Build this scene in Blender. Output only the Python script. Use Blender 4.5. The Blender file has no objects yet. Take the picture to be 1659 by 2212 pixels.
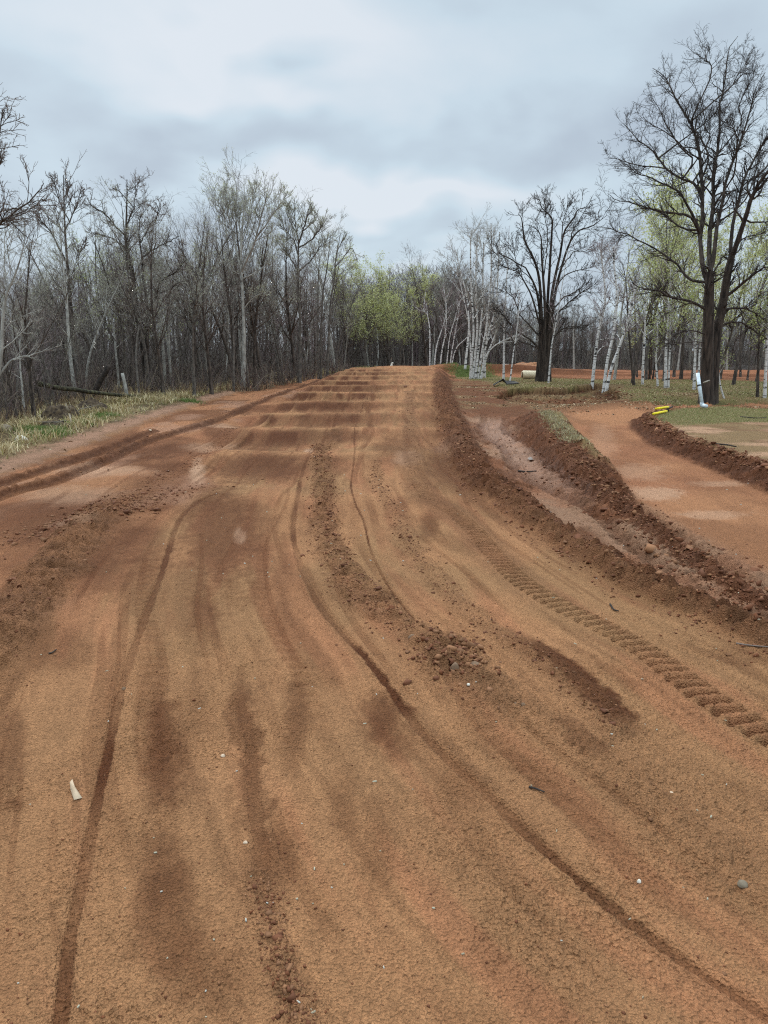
import bpy, math, random
import numpy as np
from mathutils import Vector
rng = np.random.default_rng(7)
random.seed(7)
sc = bpy.context.scene
col = sc.collection
R = math.radians

# ------------------------------------------------------------------ camera
CAMH = 2.5
F = 1661.0; CX = 829.5; CY = 1106.0
PITCH = math.atan(356.0 / F)
cam_d = bpy.data.cameras.new('camera'); cam = bpy.data.objects.new('camera', cam_d); col.objects.link(cam)
cam.location = (0, 0, CAMH); cam.rotation_euler = (math.pi/2 - PITCH, 0, 0)
cam_d.sensor_fit = 'VERTICAL'; cam_d.sensor_height = 36.0; cam_d.lens = 36.0 * F / 2212.0
cam_d.clip_start = 0.1; cam_d.clip_end = 3000
sc.camera = cam
cp, sp = math.cos(PITCH), math.sin(PITCH)

def ray(px, py):
    X = (px - CX) / F; Y = -(py - CY) / F
    return np.array([X, cp + Y*sp, -sp + Y*cp])
def W(pts, z=0.0):
    """photo points -> world xy on the level z"""
    out = []
    for p in pts:
        r = ray(p[0], p[1]); t = (z - CAMH) / r[2]
        out.append((r[0]*t, r[1]*t))
    return np.array(out)
def at_depth(px, py, d):
    r = ray(px, py); t = d / r[1]
    return np.array([r[0]*t, d, CAMH + r[2]*t])

# ------------------------------------------------------------------ maths
def lin(r, g, b):
    f = lambda c: (c/255/12.92) if c/255 <= .04045 else ((c/255+.055)/1.055)**2.4
    return np.array([f(r), f(g), f(b)])
def S(a, b, x):
    t = np.clip((x-a)/(b-a), 0, 1); return t*t*(3-2*t)
def hsh(ix, iy, s):
    v = np.sin(ix*127.1 + iy*311.7 + s*74.7) * 43758.5453
    return v - np.floor(v)
def noise(x, y, s=0):
    ix = np.floor(x); iy = np.floor(y); fx = x-ix; fy = y-iy
    ux = fx*fx*(3-2*fx); uy = fy*fy*(3-2*fy)
    a = hsh(ix, iy, s); b = hsh(ix+1, iy, s); c = hsh(ix, iy+1, s); d = hsh(ix+1, iy+1, s)
    return (a*(1-ux)+b*ux)*(1-uy) + (c*(1-ux)+d*ux)*uy
def fbm(x, y, o=4, s=0):
    v = 0; a = .5; n = 0
    for i in range(o):
        v = v + a*noise(x, y, s+i*3.1); n += a; a *= .5
        x, y = x*1.6 + y*1.2 + 3.7, y*1.6 - x*1.2 + 1.3
    return v/n
def lumps(x, y, s=0):
    ix = np.floor(x); iy = np.floor(y); best = np.zeros_like(x)
    for dx in (-1, 0, 1):
        for dy in (-1, 0, 1):
            cx = ix+dx; cy = iy+dy
            h1 = hsh(cx, cy, s); h2 = hsh(cx, cy, s+5.3); h3 = hsh(cx, cy, s+9.1)
            rr = .25 + .55*h3
            dd = (x-cx-h1)**2 + (y-cy-h2)**2
            best = np.maximum(best, rr*np.sqrt(np.maximum(0, 1-dd/(rr*rr))))
    return best/.8
def pline(P, X, Y, maxd):
    """distance, length along, signed side to a polyline"""
    D = np.full(X.shape, 1e3); Sx = np.zeros(X.shape); C = np.full(X.shape, 1e3)
    lo = P.min(0)-maxd; hi = P.max(0)+maxd
    m = np.nonzero((X > lo[0]) & (X < hi[0]) & (Y > lo[1]) & (Y < hi[1]))[0]
    if len(m) == 0: return D, Sx, C
    x = X[m]; y = Y[m]; bd = np.full(len(m), 1e3); bs = np.zeros(len(m)); bc = np.zeros(len(m)); L = 0
    for a, b in zip(P[:-1], P[1:]):
        e = b-a; l = math.hypot(*e)+1e-9; e = e/l
        t = np.clip((x-a[0])*e[0]+(y-a[1])*e[1], 0, l)
        qx = x-a[0]-t*e[0]; qy = y-a[1]-t*e[1]; d = np.hypot(qx, qy)
        k = d < bd
        bd = np.where(k, d, bd); bs = np.where(k, L+t, bs)
        bc = np.where(k, np.sign(e[0]*qy-e[1]*qx)*d, bc); L += l
    D[m] = bd; Sx[m] = bs; C[m] = bc
    return D, Sx, C
def smoothp(P, n=6):
    P = np.asarray(P, float); Q = np.vstack([2*P[0]-P[1], P, 2*P[-1]-P[-2]]); out = []
    for i in range(1, len(Q)-2):
        p0, p1, p2, p3 = Q[i-1], Q[i], Q[i+1], Q[i+2]
        for t in np.linspace(0, 1, n, endpoint=False):
            out.append(.5*((2*p1)+(-p0+p2)*t+(2*p0-5*p1+4*p2-p3)*t*t+(-p0+3*p1-3*p2+p3)*t**3))
    out.append(P[-1]); return np.array(out)
def spoly(P, X, Y, maxd=3):
    """signed distance to a closed polygon: negative inside"""
    D = np.full(X.shape, 1e3)
    lo = P.min(0)-maxd; hi = P.max(0)+maxd
    m = np.nonzero((X > lo[0]) & (X < hi[0]) & (Y > lo[1]) & (Y < hi[1]))[0]
    if len(m) == 0: return D
    x = X[m]; y = Y[m]; bd = np.full(len(m), 1e3); ins = np.zeros(len(m), bool)
    for a, b in zip(P, np.roll(P, -1, 0)):
        e = b-a; l2 = e@e+1e-12
        t = np.clip(((x-a[0])*e[0]+(y-a[1])*e[1])/l2, 0, 1)
        bd = np.minimum(bd, np.hypot(x-a[0]-t*e[0], y-a[1]-t*e[1]))
        c = (a[1] > y) != (b[1] > y)
        if abs(e[1]) > 1e-9:
            ins ^= c & (x < (e[0]*(y-a[1])/e[1]+a[0]))
    D[m] = np.where(ins, -bd, bd)
    return D

# ------------------------------------------------------------------ layout curves (traced on the ground, in metres after W)
RIDGE_R = smoothp(W([(1900, 1480), (1760, 1425), (1659, 1380), (1600, 1352), (1500, 1312), (1400, 1278), (1290, 1205), (1200, 1150), (1130, 1100), (1060, 1050), (1012, 992), (985, 930), (965, 880), (955, 845), (958, 815)]))
RIDGE_L = smoothp(W([(-260, 1620), (-120, 1500), (0, 1375), (80, 1270), (180, 1150), (260, 1080), (400, 1000), (480, 940), (540, 895), (600, 860), (680, 830), (720, 815)]))
BANKR = smoothp(W([(1900, 1370), (1750, 1300), (1659, 1262), (1500, 1172), (1400, 1105), (1330, 1052), (1265, 1000), (1205, 940), (1170, 900)], .15))
LANE_L = smoothp(W([(-300, 1130), (-100, 1070), (0, 1030), (150, 972), (330, 905), (450, 865), (600, 825), (700, 809), (745, 803)]))
LRUT = smoothp(W([(-300, 1200), (-100, 1110), (0, 1068), (90, 1045), (180, 1010), (300, 952), (400, 922), (470, 900), (600, 850), (680, 826), (740, 812)]))
LRUT2 = smoothp(W([(-300, 1160), (-100, 1085), (0, 1045), (120, 1003), (240, 958), (330, 925)]))
DITCH = smoothp(W([(1900, 1430), (1659, 1320), (1450, 1210), (1300, 1110), (1180, 1040), (1100, 970), (1060, 920), (1075, 895)], -.2))
LANE2 = W([(1190, 893), (1300, 883), (1400, 876), (1500, 872), (1659, 872), (1900, 874), (2600, 880), (2600, 1700), (2000, 1420), (1800, 1305), (1659, 1240), (1560, 1195), (1440, 1132), (1350, 1070), (1310, 1012), (1240, 950), (1215, 910)], -.12)
BANK = W([(1403, 893), (1404, 905), (1450, 935), (1530, 963), (1659, 1005), (1800, 1050), (2300, 1200), (2600, 1200), (2600, 905), (1900, 893), (1659, 884), (1560, 878), (1470, 882)], .22)
PIT = W([(1085, 850), (1140, 846), (1215, 848), (1285, 838), (1325, 850), (1342, 866), (1300, 876), (1200, 880), (1120, 876), (1070, 866)], -.15)
GRASSR = W([(975, 812), (1000, 803), (1060, 809), (1150, 815), (1300, 820), (1500, 822), (1659, 826), (2000, 830), (2400, 840), (2400, 868), (1900, 866), (1659, 868), (1500, 870), (1380, 870), (1340, 862), (1290, 842), (1215, 850), (1140, 850), (1085, 838), (1040, 826), (990, 818)])
VERGE = W([(-700, 1100), (-60, 1040), (0, 1012), (90, 975), (200, 930), (330, 893), (450, 855), (560, 833), (640, 820), (740, 803), (700, 797), (600, 808), (450, 822), (300, 832), (0, 850), (-700, 880)])
TREAD = smoothp(W([(1900, 1720), (1770, 1650), (1659, 1588), (1560, 1528), (1480, 1470), (1400, 1410), (1300, 1352), (1200, 1302), (1120, 1250), (1070, 1200), (1030, 1150), (985, 1108), (930, 1080), (905, 1040), (890, 960), (885, 900), (885, 850)]))
C1 = smoothp(W([(690, 945), (695, 1010), (698, 1070), (702, 1130), (725, 1200), (780, 1280), (870, 1350), (960, 1415), (1060, 1490), (1200, 1575), (1330, 1660), (1450, 1760), (1600, 1870), (1750, 1980)]))
C3 = smoothp(W([(812, 990), (815, 1040), (835, 1080), (868, 1130), (890, 1180), (930, 1240), (1000, 1310), (1080, 1370), (1150, 1410), (1240, 1480), (1330, 1580)]))
C4 = smoothp(W([(760, 905), (720, 935), (690, 960)]))
C5 = smoothp(W([(560, 1900), (585, 1980), (600, 2060), (625, 2130), (650, 2200), (680, 2300)]))
R1 = smoothp(W([(470, 1066), (420, 1088), (385, 1120), (365, 1180), (345, 1250), (310, 1340), (270, 1460), (250, 1540), (235, 1620), (212, 1720), (190, 1840), (165, 1960), (145, 2060), (130, 2212), (120, 2350)]))
R2 = smoothp(W([(760, 850), (725, 900), (690, 950), (655, 1000), (645, 1060), (633, 1130), (642, 1190), (680, 1290), (740, 1368), (800, 1432), (850, 1500), (900, 1568), (960, 1632), (1050, 1712), (1130, 1790), (1250, 1900), (1400, 2020), (1560, 2130), (1680, 2210)]))
R3 = smoothp(W([(800, 850), (775, 890), (766, 925), (766, 975), (758, 1030), (765, 1080), (785, 1120), (800, 1180), (830, 1250), (872, 1312), (925, 1375)]))
R4 = smoothp(W([(520, 1440), (518, 1520), (540, 1600), (548, 1720), (565, 1850), (590, 1960)]))
WHOOP_L = W([(460, 1040), (430, 1000), (480, 950), (550, 905), (600, 875), (650, 850), (700, 830), (740, 815), (775, 803)])
o_ = np.argsort(R2[:, 1]); R2Y = R2[o_, 1]; R2X = R2[o_, 0]
ph0 = 13.1; SPC = 5.5
crest_y = np.array([0, 7.6, 13.1, 18.6, 24.1, 29.6, 35.1, 40.6, 46.1, 51.6, 57.1, 62.6, 68.1, 74, 82, 88])
crest_z = np.array([0, 0, 0, -.02, .0, .02, .1, .2, .31, .39, .5, .6, .66, .66, .6, .2])
amp_y = np.array([0, 7, 13.1, 18.6, 24.1, 60, 70, 76]); amp_v = np.array([0, 0, .09, .2, .27, .28, .2, 0])
def xr(y):
    o = np.argsort(RIDGE_R[:, 1]); return np.interp(y, RIDGE_R[o, 1], RIDGE_R[o, 0])
def xl(y):
    o = np.argsort(WHOOP_L[:, 1]); return np.interp(y, WHOOP_L[o, 1], WHOOP_L[o, 0])
def xf(y):  # left fringe of the lane
    o = np.argsort(LANE_L[:, 1]); return np.interp(y, LANE_L[o, 1], LANE_L[o, 0])
# dark / pale blotches on the soil: photo x, y, half width, half height, strength (+damp, -pale)
BLOT = [(350, 1610, 52, 120, .8), (640, 1550, 34, 80, .6), (825, 1555, 55, 60, .8), (865, 1610, 45, 30, .5), (345, 1870, 70, 70, .5), (360, 1990, 95, 110, .55), (600, 1850, 60, 80, .55),
        (815, 1850, 45, 110, .35), (470, 1150, 95, 100, .75), (560, 1170, 60, 80, .4), (560, 1000, 110, 32, .7), (848, 962, 42, 30, .6), (440, 1320, 38, 50, .5), (745, 1740, 40, 60, .35),
        (230, 1230, 110, 60, .6), (310, 1160, 70, 50, .5), (120, 1400, 90, 40, .45), (20, 1620, 50, 70, .55), (30, 1740, 25, 15, .5), (1250, 1180, 60, 35, .45), (1050, 1050, 60, 40, .5), (1150, 1075, 60, 20, .5),
        (980, 1000, 60, 50, .55), (930, 1130, 25, 25, .6), (100, 1120, 130, 50, .5), (60, 1210, 100, 50, .5), (250, 970, 100, 25, .55), (380, 960, 90, 25, .75), (330, 1000, 80, 22, .5),
        (1600, 1420, 90, 20, .3), (1240, 1460, 20, 30, .4), (900, 1080, 60, 15, .35), (610, 1250, 20, 60, .3), (700, 1950, 60, 60, .2), (450, 2100, 100, 90, .35), (1000, 1700, 50, 40, .25),
        (560, 950, 80, 22, .6), (640, 935, 60, 20, .5), (700, 900, 70, 14, .5), (800, 900, 60, 14, .45), (720, 875, 90, 10, .5), (760, 845, 80, 7, .45),
        (985, 962, 42, 26, -.5), (880, 985, 30, 14, -.5), (667, 962, 10, 12, -1.), (518, 1150, 10, 18, -.5), (425, 1010, 16, 25, -.9), (220, 1015, 120, 14, -.6), (150, 1068, 110, 20, -.45), (450, 955, 60, 12, -.5),
        (1410, 1055, 60, 16, -.9), (1540, 1100, 75, 8, -.7), (1380, 1010, 60, 16, -.5), (1560, 1035, 60, 6, -.6), (1300, 955, 30, 40, -.35), (1100, 950, 22, 40, -.8), (1150, 1010, 30, 14, -.6), (1420, 1165, 70, 14, -.5), (160, 1135, 50, 14, -.6), (480, 912, 50, 6, -.6)]
BLOTW = []
for bx, by, bw, bh, bs in BLOT:
    c = W([(bx, by)])[0]; e = W([(bx+bw, by), (bx, by-bh), (bx, by+bh)])
    el_ = (.82, 1.3) if (bs > 0 and by > 1100 and bw < 100) else (1, 1)
    BLOTW.append((c[0], c[1], (abs(e[0][0]-c[0])+.02)*el_[0], max(e[1][1]-c[1], 0.05)*el_[1], max(c[1]-e[2][1], .05)*el_[1], bs, (e[1][0]-e[2][0])/(e[1][1]-e[2][1])))
STREAK = [([(1115, 1368), (1170, 1405), (1235, 1450), (1300, 1520), (1385, 1600)], .11, 1.4), ([(1200, 1372), (1280, 1420), (1400, 1510)], .06, .5), ([(1190, 1545), (1235, 1580), (1300, 1650)], .1, .6),
          ([(520, 1440), (518, 1520), (540, 1600), (548, 1720), (565, 1850), (600, 1960)], .085, .55), ([(745, 1375), (800, 1432), (850, 1500), (900, 1568)], .05, 1.3), ([(1440, 1380), (1600, 1440), (1700, 1490)], .1, .35)]
STREAKW = [(smoothp(W(p)), w, s) for p, w, s in STREAK]

A_DRY = lin(163, 121, 86); A_TAN = lin(152, 116, 82); A_RED = lin(158, 107, 77); A_DAMP = lin(88, 53, 31); A_RIDGE = lin(92, 58, 38); A_RIDGE2 = lin(122, 88, 62)
A_PALE = lin(182, 147, 120); A_LANE2 = lin(163, 117, 83); A_LITTER = lin(128, 106, 76); A_GRASSY = lin(104, 98, 60); A_STRAW = lin(160, 142, 100); A_FLOOR = lin(92, 76, 58); A_GREY = lin(166, 130, 108)
LINES = [(-2.15, 5, 22, .05, .35, 0), (-1.75, 4, 30, .12, .3, 1), (-1.05, 3, 16, .05, .3, 0), (-.72, 4.5, 9, .09, .35, 1), (-.35, 9, 40, .05, .35, 0), (.25, 5, 14, .04, .25, 0), (.62, 3, 11, .1, .28, 1), (1.0, 8, 45, .08, .4, 0), (1.35, 4, 9, .04, .3, 0), (1.75, 6, 30, .12, .3, 1), (2.2, 10, 60, .09, .4, 0), (-1.4, 6, 26, .03, .35, 0), (-.9, 12, 40, .04, .35, 0), (-.55, 6, 20, .03, .3, 0), (-.15, 5, 12, .03, .3, 0), (.45, 9, 30, .05, .35, 0), (.8, 3, 8, .03, .25, 0), (1.15, 5, 20, .035, .3, 0), (1.55, 7, 22, .04, .3, 0), (-1.9, 8, 26, .04, .3, 0), (-2.4, 7, 24, .04, .3, 0), (-3.6, 10, 34, .06, .35, 0), (-4.6, 12, 40, .05, .35, 0), (2.7, 8, 40, .05, .3, 0), (3.3, 14, 60, .1, .35, 0), (-3.0, 14, 60, .1, .35, 0), (-4.2, 12, 40, .08, .4, 0), (-5.0, 9, 60, .1, .4, 1), (-2.6, 10, 60, .06, .35, 0), (.9, 20, 66, .14, .5, 0), (-1.2, 22, 66, .12, .45, 0)]
AK = np.array([1.20, 1.10, 1.02])

def terrain(X, Y, fine=True):
    shp = X.shape; X = X.ravel().astype(float); Y = Y.ravel().astype(float)
    n = X.size; Z = np.zeros(n)
    nb = fbm(X*.12, Y*.12, 3, 1)-.5
    wob = (fbm(X*.4, Y*.15, 3, 5)-.5)*1.3
    r_ = xr(Y); l_ = xl(Y); f_ = xf(Y)
    in_tr = S(.2, -.3, X-r_) * S(-1.2, .1, X-l_)              # 1 inside the bumpy straight
    past = S(70, 74, Y)
    # far field falls away
    far = S(60, 75, Y)
    Z += -np.maximum(Y-62, 0)*.02 * S(95, 60, Y) * 1 - S(60, 95, Y)*np.minimum(np.maximum(Y-62, 0), 60)*.02
    Z += nb*.18*S(30, 60, Y)*(1-in_tr)
    u0 = X-.85*np.interp(Y, R2Y, R2X); ay = np.interp(Y, amp_y, amp_v); cz = np.interp(Y, crest_y, crest_z)
    ph = (Y - ph0 + wob*1.1)/SPC
    prof = (.5+.5*np.cos(2*np.pi*ph))**1.6
    trk = S(.6, -.4, X-r_) * S(-1.6, .2, X-l_)
    side = .5+.5*S(1.6, -1.2, X-.5*(r_+l_)); notch = 1-.45*S(.6, .75, fbm(u0*2.6+7, Y*.05, 3, 311))
    ay = ay*side*notch
    Zt = (cz - ay) + ay*prof*(.8+.35*fbm(X*.6, Y*.25, 2, 8))
    turn = S(71, 76, Y)*S(86, 80, Y)*S(-6, 1, X)*S(24, 10, X)*.62    # berm where the track turns right
    Z = np.where(Y < 73, Z*(1-trk)+Zt*trk, Z)
    Z = np.maximum(Z, turn*(1+.15*wob)+Z*(1-np.clip(turn*2, 0, 1)))
    # colour base
    C = np.tile(A_DRY, (n, 1))
    def mix(c, m):
        nonlocal C
        m = np.clip(m, 0, 1)[:, None]; C = C*(1-m)+c*m
    wet = np.zeros(n); lump = np.zeros(n)
    u = X-.85*np.interp(Y, R2Y, R2X)+.4*np.maximum(13-Y, 0)*0
    big = fbm(X*.5, Y*.22, 4, 11)
    st = fbm(u*3.2, Y*.42, 4, 21); st2 = fbm(u*9, Y*.8, 3, 31)
    mix(A_TAN, S(.45, .65, fbm(X*.9, Y*.5, 3, 41)))
    mix(lin(152, 113, 80), .8*S(8.5, 3, Y+1.5*(fbm(X*.8, Y*.6, 2, 45)-.5)))
    mix(A_RED, .5*S(.5, .72, st))
    mix(A_DAMP, .3*S(.58, .74, fbm(u*2.1, Y*.5, 4, 51)))
    mix(A_DAMP, .2*S(.6, .75, st2))
    # bumps: near faces coloured darker, crests lighter
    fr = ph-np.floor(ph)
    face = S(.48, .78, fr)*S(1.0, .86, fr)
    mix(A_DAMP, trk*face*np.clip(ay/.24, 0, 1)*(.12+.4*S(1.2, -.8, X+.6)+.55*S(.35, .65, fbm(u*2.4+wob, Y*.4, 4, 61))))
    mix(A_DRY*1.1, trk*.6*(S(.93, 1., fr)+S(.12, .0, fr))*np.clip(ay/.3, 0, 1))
    # packed lines running with the track
    sl = fbm(u*7+nb*2, Y*.3, 3, 301)*.6+fbm(u*17+nb*3, Y*.5, 2, 305)*.4
    C *= (1+.42*(sl-.5)*S(-.3, .3, X-f_))[:, None]
    mix(A_DAMP, .35*S(.6, .68, sl)*S(.45, .65, big))
    # lane on the left
    lane = S(.3, -.3, X-l_)*S(-.3, .3, X-f_)
    dRL, sRL, cRL = pline(RIDGE_L, X, Y, 3)
    left = S(0, .8, cRL)*(dRL < 900)
    mix(A_RED*1.02, .5*lane)
    mix(A_DAMP, .6*lane*S(.46, .6, fbm(X*.7+3, Y*.35, 3, 71)))
    mix(A_GREY, .5*lane*S(.55, .7, fbm(X*.8+9, Y*.4, 3, 77)))
    Z += -.08*lane*S(14, 20, Y)
    # blotches and streaks
    nx = (fbm(X*3, Y*2, 3, 81)-.5)*.8+(fbm(X*13, Y*9, 2, 83)-.5)*.5
    hf = (fbm(X*26, Y*16, 2, 341)-.5)*.6
    for bx, by, bw, bu, bd, bs, bk in BLOTW:
        m = np.nonzero((abs(X-bx-bk*(Y-by)) < bw*2.2) & (Y > by-bd*2.2) & (Y < by+bu*2.2))[0]
        if len(m) == 0: continue
        hh = np.where(Y[m] > by, bu, bd)
        q = np.hypot((X[m]-bx-bk*(Y[m]-by))/bw, (Y[m]-by)/hh)+nx[m]*.75
        k = np.clip((S(1.35, .55, q+hf[m]*.8)*.62+S(1.1, .2, q)*.38)*abs(bs), 0, 1)[:, None]
        C[m] = C[m]*(1-k)+(A_DAMP if bs > 0 else A_PALE)*k
        wet[m] = np.maximum(wet[m], (k[:, 0]*.0 if bs > 0 else k[:, 0]*.15))
    for P, w, s in STREAKW:
        d, s_, _ = pline(P, X, Y, w*3); Lt = np.linalg.norm(np.diff(P, axis=0), axis=1).sum(); en = S(0, .25*Lt, s_)*S(Lt, .75*Lt, s_)
        mix(A_DAMP*.95, s*en*S(1.4, .4, d/w+nx*2.2+hf)*(.45+.9*fbm(X*2.2, Y*1.1, 3, 207)))
    # ruts
    for P, w, dep, dk in ((R1, .034, .014, .85), (R2, .034, .016, .7), (R3, .013, .012, .95), (R4, .04, .008, .3)):
        d, s_, c_ = pline(P, X, Y, w*4)
        ww = w*(1+.02*Y)
        jj = .35*(noise(s_*4, s_*0+3, 91)-.5)+hf*.7+nx*.4
        q = d/ww+jj
        Z += -dep*S(1.1, .5, q)+dep*.5*S(1.1, 1.4, q)*S(2.2, 1.5, q)
        mix(A_DAMP*1.02, dk*S(1.1, .6, q)*(.35+.9*noise(s_*1.1, s_*0, 93)))
    # faint parallel tyre lines
    for k, (uu, a, b_, w, dk, rb) in enumerate(LINES):
        uc = u-uu-.12*np.sin(Y*.35+k*1.7)-.05*np.sin(Y*1.1+k)
        ww = w*(.8+.4*noise(Y*.7+k*9, Y*0+k, 321)); m = S(ww, ww*.6, abs(uc))*S(a-1, a+1, Y)*S(b_+3, b_, Y)
        br = S(.25, .6, noise(Y*.5+k*5.3, Y*0+k, 323))
        pat = (.5+.5*np.cos(2*np.pi*(Y+.3*abs(uc))/.17)) if rb else 1.
        Z += -.011*m*br*pat; mix(A_DAMP*1.25, dk*m*br*(.5+.5*pat))
    # tyre tread with slanted lugs
    d, s_, c_ = pline(TREAD, X, Y, 1.2)
    sp_ = .14; w = .16
    near = S(13, 9, Y)
    lug = .5+.5*np.cos(2*np.pi*(s_-c_*.12)/sp_+1.8*noise(s_*2.5, c_*4, 95))
    tm = S(w, w*.8, d+.03*(nx+.3))*(.55+.9*noise(s_*.9, s_*0, 331)**1.2)
    Z += tm*(-.042*S(.5, .9, lug)+.018*S(.5, .15, lug))*(.35+.65*near)*(.5+.5*S(8.5, 6.5, Y)+.3)
    mix(A_RIDGE, tm*(.6*S(.55, .9, lug)+.06))
    lump = np.maximum(lump, .35*S(.32, .12, d)*S(7, 10, Y))
    mix(A_RIDGE2*.95, .55*S(.4, .15, d)*S(6.5, 9, Y))
    # loose bands
    for P, w, k in ((C1, .22, .8), (C3, .15, .45), (C4, .35, .6), (C5, .08, .55)):
        d, s_, c_ = pline(P, X, Y, w*3)
        q = d/w+nx*1.3
        nf = .35+.65*S(4.2, 6., Y) if k == .8 else 1.; lump = np.maximum(lump, k*nf*S(1.3, .3, q)); mix(A_RIDGE2*.95, .75*k*nf*S(1.3, .5, q))
        Z += .018*k*S(1.3, .3, q)
    # heap of stones and clods
    hp = W([(975, 1425)])[0]; q = np.hypot((X-hp[0])/.28, (Y-hp[1])/.55)+nx
    Z += .03*S(1.3, .1, q); lump = np.maximum(lump, .9*S(1.3, .4, q)); mix(A_RIDGE2, .6*S(1.3, .4, q))
    # left ridge
    wd = .2+.014*np.clip(Y, 0, 40)
    q = dRL/wd+nx*.9
    hgt = .1+.12*noise(sRL*.4, sRL*0, 101)
    fd = .12+.88*S(15, 9.5, Y); Z += .6*hgt*S(1.6, .0, q)*fd*S(50, 30, Y)
    lump = np.maximum(lump, 1.0*S(1.5, .4, q)*fd*S(60, 30, Y)); mix(A_RIDGE2, .7*fd*S(1.5, .7, q)); mix(A_RIDGE, .8*S(.5, 1.0, cRL/wd+nx)*S(2.2, 1.2, cRL/wd)*S(.35, .6, noise(sRL*.3, sRL*0, 104))*fd)
    # lane ruts
    for P, w, k in ((LRUT, .2, .09), (LRUT2, .18, .08)):
        d, s_, c_ = pline(P, X, Y, 2)
        q = d/(w*.55+.001*Y)+nx*.8
        Z += k*.8*S(1.4, .1, q)-k*.6*S(1.3, 1.8, q)*S(2.8, 2., q)
        mix(A_RIDGE*.85, .8*S(.1, .6, -c_/w+nx)*S(2.0, 1.2, q)); mix(A_RIDGE*.95, .5*S(1.5, .8, q)); lump = np.maximum(lump, .6*S(1.6, .5, q))  # one flank painted darker as its shade side
    # ditch and right ridge
    dRR, sRR, cRR = pline(RIDGE_R, X, Y, 6)      # curve runs away from the camera: right side is negative
    right = S(.1, -.6, cRR)*(dRR < 900)
    right = np.maximum(right, S(0, .5, X-r_-.6))
    mud = right*S(33, 27, Y)
    mix(A_RIDGE*1.12, right*.9)
    mix(A_PALE*.8, .6*mud*S(.5, .66, fbm(X*.9, Y*.5, 3, 111)))
    mix(A_RED*.85, .5*mud*S(.5, .7, fbm(X*1.3, Y*1.1, 3, 113)))
    mix(A_LITTER, .55*right*S(24, 32, Y)*S(.42, .62, fbm(X*.8, Y*.5, 3, 115)))
    dD, sD, cD = pline(DITCH, X, Y, 3)
    Z += -.14*S(1.5, .3, dD)*S(5, 7, Y)*S(34, 26, Y)
    lug2 = .5+.5*np.cos(2*np.pi*(sD)/.26+2*noise(sD*1.2, cD*2, 117))
    rib = S(.9, .3, abs(cD+.1)+nx*1.1)*S(22, 16, Y)
    Z += .05*rib*lug2; mix(A_RIDGE*.8, .45*rib*S(.5, .1, lug2))
    lump = np.maximum(lump, .75*mud*S(.35, .55, fbm(X*1.4, Y*.9, 3, 351)))
    wet = np.maximum(wet, .6*S(.7, .2, dD)*S(11, 15, Y)*S(30, 26, Y))
    wet = np.maximum(wet, .12*mud)
    mix(A_GREY*.9, .75*S(.8, .2, dD+nx)*S(12, 17, Y)*S(30, 27, Y))
    for off in (-.42, .38):
        dr_ = abs(cD-off-.12*np.sin(sD*.8))+hf*.12; Z += (-.06*S(.16, .05, dr_)+.035*S(.3, .2, dr_)*S(.12, .2, dr_))*S(7, 10, Y)*S(32, 27, Y); mix(A_DAMP, .55*S(.17, .06, dr_)*S(7, 10, Y)*S(32, 27, Y))
    wr = .12+.15*S(9, 15, Y)+.005*Y
    q = dRR/wr+nx*.8
    hr = (.12+.03*S(9, 14, Y))*(.75+.5*noise(sRR*.6, sRR*0, 121))
    Z += hr*S(1.7, .1, q)*S(75, 60, Y)
    lump = np.maximum(lump, 1.15*S(1.7, .5, q)); mix(A_RIDGE, .85*S(1.6, .8, q)); mix(A_RIDGE2, .7*S(-.2, .6, cRR/wr)*S(1.6, .8, q)*S(14, 10, Y))
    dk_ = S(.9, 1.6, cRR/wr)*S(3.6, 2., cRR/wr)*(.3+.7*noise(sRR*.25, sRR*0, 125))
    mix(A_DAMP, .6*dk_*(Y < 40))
    dB, sB, cB = pline(BANKR, X, Y, 4)
    wb = .12+.48*S(11, 17, Y)+.2*S(16, 24, Y)
    q = dB/wb+nx*.6
    Z += (.05+.2*S(11, 18, Y))*S(1.5, .35, q)*S(31, 27, Y)
    mB = S(1.6, 1., q)*S(33, 29, Y)
    lump = np.maximum(lump, 1.1*mB); mix(A_RIDGE*1.1, .95*mB)
    mix(A_STRAW*.8, .75*mB*S(.1, .5, -cB/wb+nx*.5)*S(15, 18, Y)*S(.3, .5, noise(sB*1.2, sB*0, 131)))
    # second lane
    dl = spoly(LANE2, X, Y, 3); db = spoly(BANK, X, Y, 3)
    ml = S(.15, -.35, dl)
    Z = Z*(1-ml*.9)+ml*(-.1+.02*fbm(X*.5, Y*.5, 2, 141)); lump = lump*(1-ml)
    for c_ in (0,):
        k = ml[:, None]; base = A_LANE2*(1-.0)+0*C
        C = C*(1-k)+base*k
    mix(A_RED*.93, ml*.75*S(.4, .65, fbm(X*.35, Y*.2, 4, 143))); mix(A_DAMP, ml*.35*S(.5, .7, fbm(X*.6, Y*.3, 4, 145)))
    for bx, by, bw, bu, bd, bs, bk in BLOTW:
        if bs < -.3:
            q = np.hypot((X-bx-bk*(Y-by))/bw, (Y-by)/np.where(Y > by, bu, bd))+nx*1.2+hf*.8
            mix(A_PALE, ml*S(1.4, .5, q)*abs(bs)*.85)
    wet = np.where(ml > .5, .12, wet)
    eb = S(.9, .3, abs(dl)+nx*.5)*S(26, 31, Y)*(dl < 3)
    Z += .1*S(.8, .1, abs(dl))*S(25, 29, Y)*(dl < 3)
    mix(A_RIDGE2, .6*eb)
    # grassy bank on the right
    mb = S(.55, -.05, db+nx*.35)
    Z = Z*(1-mb)+mb*(.22+.05*nb)
    slope = S(.75, .5, db)*S(-.25, .05, db)
    inside = S(.1, -.25, db+nx*.4)
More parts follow.
